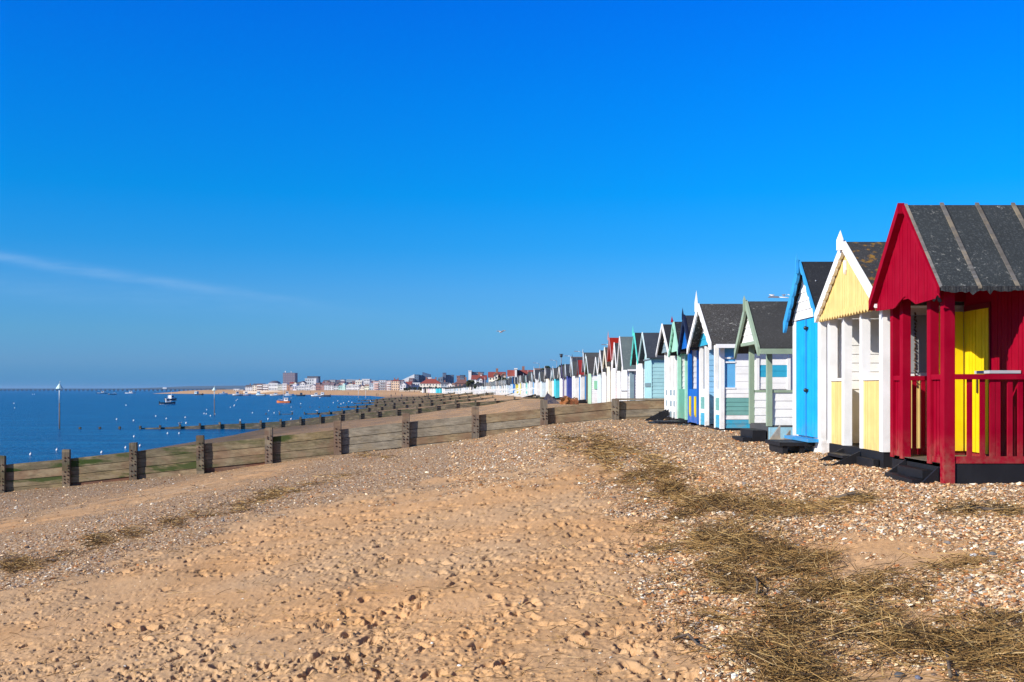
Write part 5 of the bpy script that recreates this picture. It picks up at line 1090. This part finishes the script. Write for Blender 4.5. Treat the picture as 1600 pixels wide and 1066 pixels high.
def boat(px, py, Ln, label, rot, hull=HULLW, lower=None, cab='mid', cabm=None, mast=0, ht=1.0, Bm=None):
    Y = CZ*F/(py-HZ); X = (px-800)/F*Y; root = empty('boat', (X, Y, 0), label, 'boat', 'small boats moored off the beach', math.radians(rot)); B = Bm or Ln*.34
    st = [(-.5, .80, .9, .0), (-.25, 1., .86, -.05), (0, 1., .88, -.08), (.25, .78, .95, -.06), (.42, .38, 1.08, 0), (.5, .03, 1.18, .15)]
    def ring(z0, z1, f0, f1):
        m = MB(); V = []
        for t, w, tp, kl in st:
            x = t*Ln; yb = B/2*w; V += [(x, -yb*f1, z1*tp), (x, -yb*f0, z0+kl*.0), (x, yb*f0, z0), (x, yb*f1, z1*tp)]
        n = len(st); fs = []
        for i in range(n-1):
            for j in range(4): a = i*4+j; b = i*4+(j+1) % 4; fs.append((a, b, b+4, a+4))
        fs += [(0, 1, 2, 3), tuple((n-1)*4+j for j in (3, 2, 1, 0))]; m.add(V, fs); return m
    ring(.22*ht if lower else -.25, .62*ht, .86, 1.0).build('hull', hull, root, local=True)
    if lower: ring(-.25, .219*ht, .7, .86).build('lower_hull', lower, root, local=True)
    if cab:
        c0 = dict(mid=-.12, fore=.08, aft=-.36)[cab]*Ln; cl = Ln*.30; ch = .95*ht; z = .5*ht; bw = B*.33; m = MB()
        m.py(-bw, bw, [(c0, z), (c0+cl, z), (c0+cl*.85, z+ch), (c0, z+ch)]); c = m.build('cabin', cabm or HULLW, root, local=True)
        m = MB(); m.box(c0+cl*.12, c0+cl*.72, -bw-.02, bw+.02, z+ch*.48, z+ch*.82); m.build('cabin_window', CABG, c, local=True)
        m = MB(); m.box(c0-.12, c0+cl*.92, -bw-.1, bw+.1, z+ch+.001, z+ch+.07); m.build('cabin_roof', cabm or HULLW, c, local=True)
    if mast:
        m = MB(); m.tube([(.02*Ln, 0, .4), (.02*Ln, 0, mast)], [.07, .04], 6); m.build('mast', plain((.65, .65, .62), .4, 'mast_metal'), root, local=True)
    m = MB(); m.box(-.56*Ln, -.5*Ln, -.14, .14, -.1, .85*ht); m.build('outboard', HULLD, root, local=True)
    m = MB()
    for s in (-1, 1): m.tube([(.1*Ln, s*B*.42, .6*ht), (.1*Ln, s*B*.42, .95*ht), (.42*Ln, s*B*.16, 1.08*ht), (.42*Ln, s*B*.16, .7*ht)], .025, 5)
    m.build('rail', STEEL, root, local=True)
boat(262, 632.3, 4.2, 'white and black cabin boat, the nearer of the moored pair', 25, HULLD, HULLW, 'mid', HULLW, 2.6, 1.15, 1.8)
boat(267.5, 626, 5.2, 'white cabin boat with dark hull, just behind the nearer of the pair', 60, HULLD, None, 'mid', HULLW, 3.6, 1.35, 2.3)
boat(443, 629.6, 4.4, 'bright orange hulled boat with a white cabin and tall mast', 172, HULLO, HULLO, 'aft', HULLW, 5.2, 1.05)
boat(160, 615, 9, 'small white boat near the pier, leftmost of all the moored boats', 15, HULLW, HULLD, 'mid', ht=1.7)
boat(176, 617, 6, 'small white boat low in the water, second from the left', 40, HULLW, HULLD, None, ht=1.6)
boat(204, 615, 10, 'white boat by the pier, third from the left', 8, HULLW, None, 'mid', ht=1.7)
boat(310, 617.6, 8, 'pale blue and dark cabin boat left of the farther beacon', 150, HULLD, None, 'fore', HULLB, 0, 1.8)
boat(349, 616, 7, 'little white boat just right of the farther beacon', 20, HULLW, None, 'mid', ht=1.4)
boat(371, 618.6, 6, 'white boat heading left below the low kiosk', 200, HULLW, HULLD, 'mid', ht=1.8)
boat(384.5, 618.2, 6.5, 'white and pinkish boat second in the line off the far beach', 10, HULLW, plain((.5, .3, .3), .5, 'pink_hull'), 'mid', ht=1.8)
boat(407, 618.6, 6, 'pale blue boat with upright cabin off the far beach', 170, HULLB, HULLD, 'fore', HULLB, ht=1.9)
boat(431, 618.6, 7.5, 'flat white open boat with dark stern off the white hall', 185, HULLW, HULLD, 'mid', ht=1.2)
boat(452, 618.6, 6, 'white boat with raised bow behind the orange one', 12, HULLW, None, 'aft', ht=1.9)
boat(470.5, 619.2, 5, 'small dark boat right of the orange boat', 5, HULLD, None, 'mid', HULLD, ht=1.4)
boat(494, 620, 5.6, 'white boat with dark waterline, second from the right', 185, HULLW, HULLD, 'mid', ht=1.5)
boat(507.5, 620, 6, 'white and navy boat, rightmost of those off the far beach', 175, HULLD, None, 'fore', HULLW, ht=1.7)
BU = [(48, 711), (89, 704), (159, 708), (196.5, 700.5), (219, 697.5), (209.5, 683), (209, 658), (182.5, 656), (197, 634), (243.5, 651), (260, 655), (289.5, 653), (291, 662), (262, 678), (280, 678), (319, 647), (322.5, 647.5), (336, 648), (329, 650.5), (360, 637), (366, 634.8), (323, 641), (371, 624.5), (369, 626.5), (366.5, 634), (455, 622.5), (394.5, 645.8), (419, 655.5), (455, 655.5), (455, 636.8), (428.5, 646), (420, 642.5), (470, 631.5), (51, 616.8), (54, 616.5), (528, 627.2), (521, 630), (537, 630.2), (533, 632), (545, 628), (550, 629.5), (23, 638), (22, 631), (575, 626), (500, 622), (579, 627.3)]
bm_ = plain((.85, .85, .84), .5, 'white_float')
first = None
for x, y in BU:
    Y = CZ*F/(y-HZ); X = (x-800)/F*Y
    if first is None:
        m = MB(); m.ball((0, 0, .07), (.14, .14, .15), 10, 6); m.tube([(0, 0, .18), (0, 0, .3)], [.03, .025], 6); first = o = m.build('buoy', bm_)
        tag(o, 'small white mooring buoy floating on the blue water', 'buoy', 'white mooring buoys')
    else: o = first.copy(); COL.objects.link(o)
    s = .6 if Y < 120 else .8 if Y < 250 else 1.2 if Y < 500 else 2.0
    o.location = (X, Y, 0); o.scale = (s, s, s)

# ------------------------------------------------------------------ gulls
def gull_body(m, wing):
    n = 8; prof = [(-.22, .012, .0), (-.14, .05, .0), (-.02, .075, .0), (.09, .06, .02), (.15, .035, .055), (.19, .042, .085), (.235, .025, .08), (.285, .006, .07)]
    V = []
    for x, r, z in prof:
        for j in range(n): a = 2*math.pi*j/n; V.append((x, r*math.cos(a), z+r*math.sin(a)))
    fs = [(i*n+j, i*n+(j+1) % n, (i+1)*n+(j+1) % n, (i+1)*n+j) for i in range(len(prof)-1) for j in range(n)]+[tuple(range(n-1, -1, -1)), tuple((len(prof)-1)*n+j for j in range(n))]
    m.add(V, fs, 0, True)
def gull(loc, label, fly=False, rz=0, s=1.0, group=None):
    m = MB(); gull_body(m, fly); o = m.build('gull', HULLW); o.location = loc; o.rotation_euler.z = rz; o.scale = (s, s, s); tag(o, label, 'gull', group)
    g_ = plain((.34, .36, .40), .6, 'gull_grey')
    for q in (-1, 1):
        m = MB()
        if fly: pts = [((.08, .05), .03), ((.10, .30), .14), ((.02, .62), .09), ((-.06, .62), .085), ((-.05, .30), .13), ((-.06, .05), .03)]
        else: pts = [((.08, .055), .05), ((-.02, .085), .05), ((-.28, .03), .02), ((-.26, .01), .05), ((0, .05), .085), ((.07, .04), .075)]
        A = [(x, q*y, z+.012) for (x, y), z in pts]; B = [(x, q*y, z) for (x, y), z in pts]; m._ext(A, B, 0); w = m.build('wing', g_, o, local=True)
    if not fly:
        m = MB()
        for q in (-.02, .02): m.tube([(.0, q, -.17), (.0, q, -.05)], .008, 5)
        m.build('legs', plain((.5, .3, .1), .6, 'gull_leg'), o, local=True)
p = at(1206, 464.3, 63); gull((p.x, 63, p.z+.10), 'gull perched on the left tip of the nearest street lamp', rz=2.6, s=.62)
p = at(1225, 464.0, 63); gull((p.x, 63, p.z+.09), 'gull perched in the middle of the nearest street lamp arm', rz=.4, s=.62)
p = at(1235, 464.0, 63); gull((p.x, 63, p.z+.09), 'gull perched at the inner end of the nearest street lamp arm', rz=2.9, s=.62)
p = at(783, 519, 90); gull(p, 'lone gull flying in the open sky above the town', True, .7)
for x, y, Y, lb in ((376, 657, 115, 'gull on the post of the second groyne nearest the shoreline'), (282, 661.6, 115, 'gull on a low seaward post of the second groyne'), (437, 643.8, 181, 'gull on the middle of three posts standing in the water'), (457, 643.4, 181, 'gull on the right one of three posts standing in the water'), (496, 642.2, 181, 'gull on a post right of the gap in the third groyne')):
    p = at(x, y, Y); gull((p.x, Y-.16, p.z+.02), lb, rz=random.uniform(0, 6), s=1.0)

# ------------------------------------------------------------------ people far along the sand, and things by the second groyne
def person(px, py, label, cloth, rz=0, stride=.25, legs=(.03, .035, .05)):
    x, y = pix2xy([px], [py]); X, Y = float(x[0]), float(y[0]); zg = gz(X, Y)
    root = empty('person', (X, Y, zg), label, 'person', 'people walking on the far sand', rz)
    me = bpy.data.meshes.new('body'); s = stride
    vs = [(0, 0, .92), (0, 0, 1.15), (0, 0, 1.38), (0, 0, 1.50), (0, 0, 1.60), (.01, 0, 1.70), (0, .09, .88), (s*.6, .09, .48), (s*.8, .09, .05), (s*.8+.14, .09, .03), (0, -.09, .88), (-s*.5, -.09, .48), (-s, -.09, .06), (-s+.14, -.09, .03),
          (0, .18, 1.40), (-.04, .23, 1.12), (.08, .24, .90), (.1, .24, .82), (0, -.18, 1.40), (.04, -.23, 1.12), (.16, -.22, .92), (.2, -.22, .85)]
    es = [(0, 1), (1, 2), (2, 3), (3, 4), (4, 5), (0, 6), (6, 7), (7, 8), (8, 9), (0, 10), (10, 11), (11, 12), (12, 13), (2, 14), (14, 15), (15, 16), (16, 17), (2, 18), (18, 19), (19, 20), (20, 21)]
    rs = [.15, .15, .16, .055, .09, .08, .10, .075, .05, .04, .10, .075, .05, .04, .07, .05, .038, .03, .07, .05, .038, .03]
    me.from_pydata(vs, es, []); me.materials.append(plain(cloth, .8, 'clothing')); o = bpy.data.objects.new('body', me); COL.objects.link(o); o.parent = root
    md = o.modifiers.new('skin', 'SKIN'); 
    if not me.skin_vertices: me.attributes
    sv = me.skin_vertices[0].data if me.skin_vertices else None
    if sv:
        for i, r_ in enumerate(rs): sv[i].radius = (r_, r_)
        sv[0].use_root = True
    o.modifiers.new('sub', 'SUBSURF').levels = 1
    m = MB(); m.ball((-.01, 0, 1.68), (.10, .09, .11), 8, 6); m.build('hair', plain((.04, .03, .025), .8, 'dark_hair'), root, local=True)
for px, py, lb, c, rz in ((588, 619, 'person in dark clothes walking, left one of a pair near the far water edge', (.04, .04, .05), 0), (590.6, 619, 'person in dark clothes walking, right one of a pair near the far water edge', (.05, .04, .04), .4), (618, 617.6, 'lone person in brown standing below the sea wall', (.12, .07, .04), 2), (628, 622, 'person in dark coat nearest the sea wall foot', (.05, .05, .07), 1), (611, 622, 'person in dark clothes low on the far sand left of the dark coat', (.06, .05, .05), 1), (667, 622, 'person in black, left one of two close together on the far sand', (.03, .03, .03), 0), (669.3, 622, 'person in black, right one of two close together on the far sand', (.04, .035, .04), .5), (544, 616.8, 'lone tiny person on the far beach below the teal building', (.08, .05, .04), 1), (485, 614.8, 'lone tiny person on the far beach right of the orange boat', (.06, .05, .05), 1)):
    person(px, py, lb, c, rz)
def dinghy(px0, px1, ytop, ybase, Y, label, mat, rz, name='upturned_dinghy', L=None):
    a, b = at(px0, ytop, Y), at(px1, ybase, Y); L = b.x-a.x; cx = (a.x+b.x)/2; h = a.z-b.z; zg = min(gz(cx, Y), b.z); root = empty(name, (cx, Y, zg), label, 'dinghy', None, rz)
    m = MB(); V = []; n = 9; st = [(-.5, .45, .75), (-.3, .9, .95), (0, 1, 1), (.25, .8, .96), (.42, .4, .8), (.5, .05, .55)]; B = L*.5
    for t, w, q in st:
        for j in range(n): u = math.pi*j/(n-1); V.append((t*L, -B/2*w*math.cos(u), (h+b.z-zg)*q*max(0, math.sin(u))**.7-.05))
    m.add(V, [(i*n+j, i*n+j+1, (i+1)*n+j+1, (i+1)*n+j) for i in range(len(st)-1) for j in range(n-1)]+[tuple(range(n)), tuple((len(st)-1)*n+j for j in range(n-1, -1, -1))], 0, False); gj = random.Random(int(px0)); m.v = [(a+gj.uniform(-.09, .09), b+gj.uniform(-.09, .09), max(-.1, c+gj.uniform(-.16, .12))) for a, b, c in m.v]; m.build('hull', mat, root, local=True)
    m = MB(); m.tube([(-.52*L, 0, (h+b.z-zg)*.72), (0, 0, (h+b.z-zg)*1.0), (.46*L, 0, (h+b.z-zg)*.72)], .04, 6); m.build('keel', plain((.12, .05, .03), .7, 'keel_wood'), root, local=True)
RUST = wood((.42, .15, .045), 0, .4, name='rust_canvas', sc=(2, 2, 2))
dinghy(875, 894, 619.5, 629.5, 70, 'rust orange upturned dinghy on the sand before the blue huts, the larger of two', RUST, .5)
dinghy(892, 903, 621.5, 629.5, 68.5, 'darker rust upturned dinghy right of the larger one', wood((.30, .10, .04), 0, .4, name='rust_canvas_dark', sc=(2, 2, 2)), -.3)
p = at(862, 628.5, 74); root = empty('boat_cover', (p.x, 74, p.z), 'navy tarpaulin propped up in a peak left of the rust dinghies', 'tarpaulin')
m = MB(); m.add([(-.7, -.4, -.1), (.75, -.5, -.25), (.7, .5, -.2), (-.6, .5, -.1), (-.32, 0, .68)], [(0, 1, 4), (1, 2, 4), (2, 3, 4), (3, 0, 4), (3, 2, 1, 0)]); m.build('cover', paint((.035, .04, .075), .4), root, local=True)
m = MB(); m.tube([(-.32, 0, -.2), (-.32, 0, .75)], .04, 6); m.build('prop', PL[0], root, local=True)

# ------------------------------------------------------------------ shells and pebbles, weed, driftwood
def pebble_mesh(px, py, size, name, label, dens_mask=None):
    X, Y = pix2xy(px, py); n = len(X); base = []
    g = RNG
    V0 = np.array([(1, 0, 0), (.3, .9, 0), (-.7, .6, 0), (-1, -.2, .0), (-.2, -.9, 0), (.7, -.6, 0), (0.1, 0, .42), (-.1, 0, -.38)])
    F0 = np.array([(i, (i+1) % 6, 6) for i in range(6)]+[((i+1) % 6, i, 7) for i in range(6)])
    s = size(n, Y); V = V0[None]*(1+g.uniform(-.25, .25, (n, 8, 3))); V = V*s[:, None, None]*np.stack([np.ones(n), g.uniform(.55, 1, n), g.uniform(.5, 1.3, n)], -1)[:, None, :]
    a = g.uniform(0, 2*np.pi, n); tx = g.normal(0, .38, n); ty = g.normal(0, .38, n)
    ca, sa = np.cos(a), np.sin(a)
    Rz = np.zeros((n, 3, 3)); Rz[:, 0, 0] = ca; Rz[:, 0, 1] = -sa; Rz[:, 1, 0] = sa; Rz[:, 1, 1] = ca; Rz[:, 2, 2] = 1
    Rx = np.zeros((n, 3, 3)); Rx[:, 0, 0] = 1; Rx[:, 1, 1] = np.cos(tx); Rx[:, 1, 2] = -np.sin(tx); Rx[:, 2, 1] = np.sin(tx); Rx[:, 2, 2] = np.cos(tx)
    Rq = np.zeros((n, 3, 3)); Rq[:, 1, 1] = 1; Rq[:, 0, 0] = np.cos(ty); Rq[:, 0, 2] = np.sin(ty); Rq[:, 2, 0] = -np.sin(ty); Rq[:, 2, 2] = np.cos(ty)
    M = Rz@Rx@Rq; V = np.einsum('nij,nkj->nki', M, V); Z = surf(X, Y)+s*.12
    V += np.stack([X, Y, Z], -1)[:, None, :]
    pal = np.array([(.52, .30, .14), (.64, .41, .21), (.74, .54, .32), (.79, .67, .48), (.83, .77, .66), (.44, .20, .075), (.52, .21, .07), (.28, .16, .085), (.27, .24, .21), (.13, .09, .065), (.62, .43, .27), (.68, .42, .19)])
    pr = np.array([.15, .15, .14, .10, .045, .11, .06, .09, .04, .035, .06, .06]); pr /= pr.sum(); c = pal[g.choice(len(pal), n, p=pr)]*g.uniform(.8, 1.15, (n, 1))
    C = np.concatenate([np.clip(c, 0, .85), np.ones((n, 1))], 1)[:, None, :].repeat(8, 1)
    Fc = (F0[None]+(np.arange(n)*8)[:, None, None]).reshape(-1, 3)
    t = NT(name); at_ = t.n('ShaderNodeAttribute'); at_.attribute_name = 'col'; m = t.out(at_.outputs['Color'], .6, .35)
    o = np_mesh(name, V.reshape(-1, 3), Fc, m, False, None, C.reshape(-1, 4)); tag(o, label, 'shingle', None, 'stuff'); return o
def mask_at(px, py):
    X, Y = pix2xy(px, py); R, A, S = TONE['R'], TONE['A'], TONE['sh']; i = np.clip(np.searchsorted(R, Y), 0, len(R)-1); j = np.clip(np.searchsorted(A, X/np.maximum(Y, 3.4)), 0, len(A)-1); return S[i, j]
n = 230000; px = RNG.uniform(700, 1700, n); py = RNG.uniform(650, 1095, n); keep = mask_at(px, py) > RNG.uniform(.12, 1.0, n)
px, py = px[keep], py[keep]; d = RNG.random(len(px)) < np.interp(py, [650, 760, 1090], [1., .85, .42]); px, py = px[d], py[d]
pebble_mesh(px, py, lambda n, Y: np.clip(RNG.lognormal(math.log(.0105), .42, n), .004, .05)*np.interp(Y, [4, 9, 14, 35], [.95, 1.15, 1.35, 2.0]), 'shell_shingle', 'loose shells and pebbles spread in front of the huts')
n = 60000; px = RNG.uniform(-40, 900, n); py = RNG.uniform(690, 960, n); keep = (mask_at(px, py) > RNG.uniform(.3, 1.2, n)); px, py = px[keep], py[keep]
pebble_mesh(px, py, lambda n, Y: np.clip(RNG.lognormal(math.log(.012), .4, n), .005, .04)*np.interp(Y, [5, 12, 35], [.9, 1.2, 1.9]), 'shingle_band', 'band of pale broken shells along the left of the sand')
n = 1500; px = RNG.uniform(0, 1150, n); py = 760+RNG.random(n)**.8*320
pebble_mesh(px, py, lambda n, Y: RNG.uniform(.005, .014, n), 'scattered_shells', 'odd shells scattered on the open sand')

def weed(n):
    px, py = weed_pts(n); nz = fbm(px*.03, py*.06, 77, 3); k = (nz+.5*(fbm(px*.11, py*.2, 78, 2)-.5)) > RNG.uniform(.34, .68, len(px)); px, py = px[k], py[k]
    k2 = 1300; px = np.r_[px, RNG.uniform(-30, 1120, k2)]; py = np.r_[py, 735+RNG.random(k2)**.9*330]; X, Y = pix2xy(px, py); n = len(X); k = (X < 4.86) | (Y < 11.9); X, Y = X[k], Y[k]; n = len(X)
    ln = RNG.lognormal(math.log(.16), .5, n)*np.interp(Y, [5, 20], [1, 1.5]); ln[-min(n, 1200):] *= .45; ang = RNG.normal(.5, 1.0, n)+(vn(X*1.2, Y*1.2, 5)-.5)*3.4; bend = RNG.normal(0, .7, n)
    rad = RNG.uniform(.0016, .0036, n)*np.interp(Y, [5, 10, 25], [.85, 1.1, 2.0]); thick = fbm(X*2.0, Y*2.0, 66, 3); lift = RNG.random(n)**1.6*np.clip((thick-.38)*.36, .01, .09)
    S = 4; V = np.zeros((n, S, 3, 3)); tilt = RNG.normal(0, .26, n)
    x, y = X-np.cos(ang)*ln/2, Y-np.sin(ang)*ln/2
    for i in range(S):
        q = i/(S-1); a2 = ang+bend*(q-.5)
        if i: x = x+np.cos(a2)*ln/(S-1); y = y+np.sin(a2)*ln/(S-1)
        z = surf(x, y)+.004+lift+tilt*(q-.5)*ln+np.sin(q*3.1+bend*3)*.006; r = rad*(1-.5*q)
        for j in range(3):
            t = 2*np.pi*j/3; V[:, i, j, 0] = x-np.sin(a2)*r*np.cos(t); V[:, i, j, 1] = y+np.cos(a2)*r*np.cos(t); V[:, i, j, 2] = z+r*np.sin(t)
    F0 = np.array([(i*3+j, i*3+(j+1) % 3, (i+1)*3+(j+1) % 3, (i+1)*3+j) for i in range(S-1) for j in range(3)])
    Fc = (F0[None]+(np.arange(n)*S*3)[:, None, None]).reshape(-1, 4)
    pal = np.array([(.27, .155, .05), (.37, .225, .08), (.15, .085, .032), (.46, .31, .12), (.05, .033, .02), (.55, .39, .19), (.17, .115, .045)]); pr = [.24, .20, .20, .11, .15, .04, .06]
    c = pal[RNG.choice(7, n, p=pr)]*RNG.uniform(.75, 1.2, (n, 1)); C = np.concatenate([c, np.ones((n, 1))], 1)[:, None, :].repeat(S*3, 1).reshape(-1, 4)
    t = NT('dried_weed'); at_ = t.n('ShaderNodeAttribute'); at_.attribute_name = 'col'; m = t.out(at_.outputs['Color'], .7, .25)
    o = np_mesh('dried_seaweed', V.reshape(-1, 3), Fc, m, False, None, C); tag(o, 'brown drifts of dried weed and straw along the tideline', 'seaweed', None, 'stuff')
weed(42000)
def stick(pts, r, label, name='driftwood', mat=None, dz=.02):
    P = []
    for px, py, h in pts:
        x, y = pix2xy([px], [py]); P.append((float(x[0]), float(y[0]), float(surf(x, y)[0])+dz+h))
    m = MB(); m.tube(P, [r*(1-.12*i) for i in range(len(P))], 7); c = Vector(P[0]); o = m.build(name, mat or wood((.11, .085, .07), name='driftwood_bark')); tag(o, label, 'driftwood')
stick([(1477, 1016, .01), (1481, 1034, .02), (1485, 1066, .01)], .011, 'straight grey stick lying in the weed at the lower right')
stick([(1052, 996, .0), (1075, 1003, .03), (1090, 1012, .03), (1105, 1022, 0)], .010, 'bent dark twig at the edge of the sand below the weed')
stick([(1180, 905, .0), (1184, 925, .05), (1182, 940, .03)], .009, 'short forked black twig standing in the shingle')
stick([(1300, 783, .0), (1330, 781, .05), (1365, 784, .02)], .02, 'dark clump of driftwood on the shingle before the yellow hut')
stick([(1468, 797, .0), (1510, 798, .03), (1545, 801, .02), (1585, 803, 0)], .022, 'long dark driftwood branch on the shingle below the red hut')
def stone(px, py, r, rgb, label, name='stone', fl=.6):
    x, y = pix2xy([px], [py]); g = random.Random(int(px)); m = MB(); m.ball((0, 0, 0), (r, r*.75, r*fl), 9, 6); m.v = [(a*(1+g.uniform(-.14, .14)), b*(1+g.uniform(-.14, .14)), c*(1+g.uniform(-.1, .1))) for a, b, c in m.v]
    m.sm = [False]*len(m.sm); o = m.build(name, plain(rgb, .7, 'stone')); o.location = (float(x[0]), float(y[0]), float(surf(x, y)[0])+r*fl*.35); o.rotation_euler.z = g.uniform(0, 3); tag(o, label, 'stone')
stone(1406, 1055, .030, (.06, .065, .075), 'dark flat flint stone near the bottom edge right of centre'); stone(1434, 1058, .020, (.13, .14, .19), 'smaller blue grey stone right of the dark flint')
stone(1521, 871, .030, (.78, .76, .72), 'white shell sized stone at the right, left of a grey one'); stone(1551, 869, .030, (.12, .12, .12), 'grey stone right of the white one')
stone(1213, 929, .022, (.45, .09, .04), 'red brick fragment lying among shells', 'brick_fragment'); stone(1094, 979, .016, (.5, .22, .06), 'orange pebble at the edge of the sand'); stone(718, 1041, .016, (.78, .75, .7), 'white shell on the sand near the bottom middle', 'shell', .4); stone(675, 1008, .014, (.75, .72, .68), 'white shell on the sand left of the bottom middle', 'shell', .4)

# ------------------------------------------------------------------ sea air
def haze():
    m = bpy.data.materials.new('haze'); m.use_nodes = True; nt = m.node_tree; nt.nodes.clear()
    o = nt.nodes.new('ShaderNodeOutputMaterial'); v = nt.nodes.new('ShaderNodeVolumePrincipled')
    v.inputs['Color'].default_value = (.45, .70, 1.0, 1); v.inputs['Density'].default_value = .00006; v.inputs['Anisotropy'].default_value = .2
    nt.links.new(v.outputs[0], o.inputs['Volume'])
    b = MB().box(-15500, 15500, -15000, 15500, -14, 42).build('haze', m); tag(b, 'thin blue sea haze over the bay', 'haze', kind='stuff')
haze()
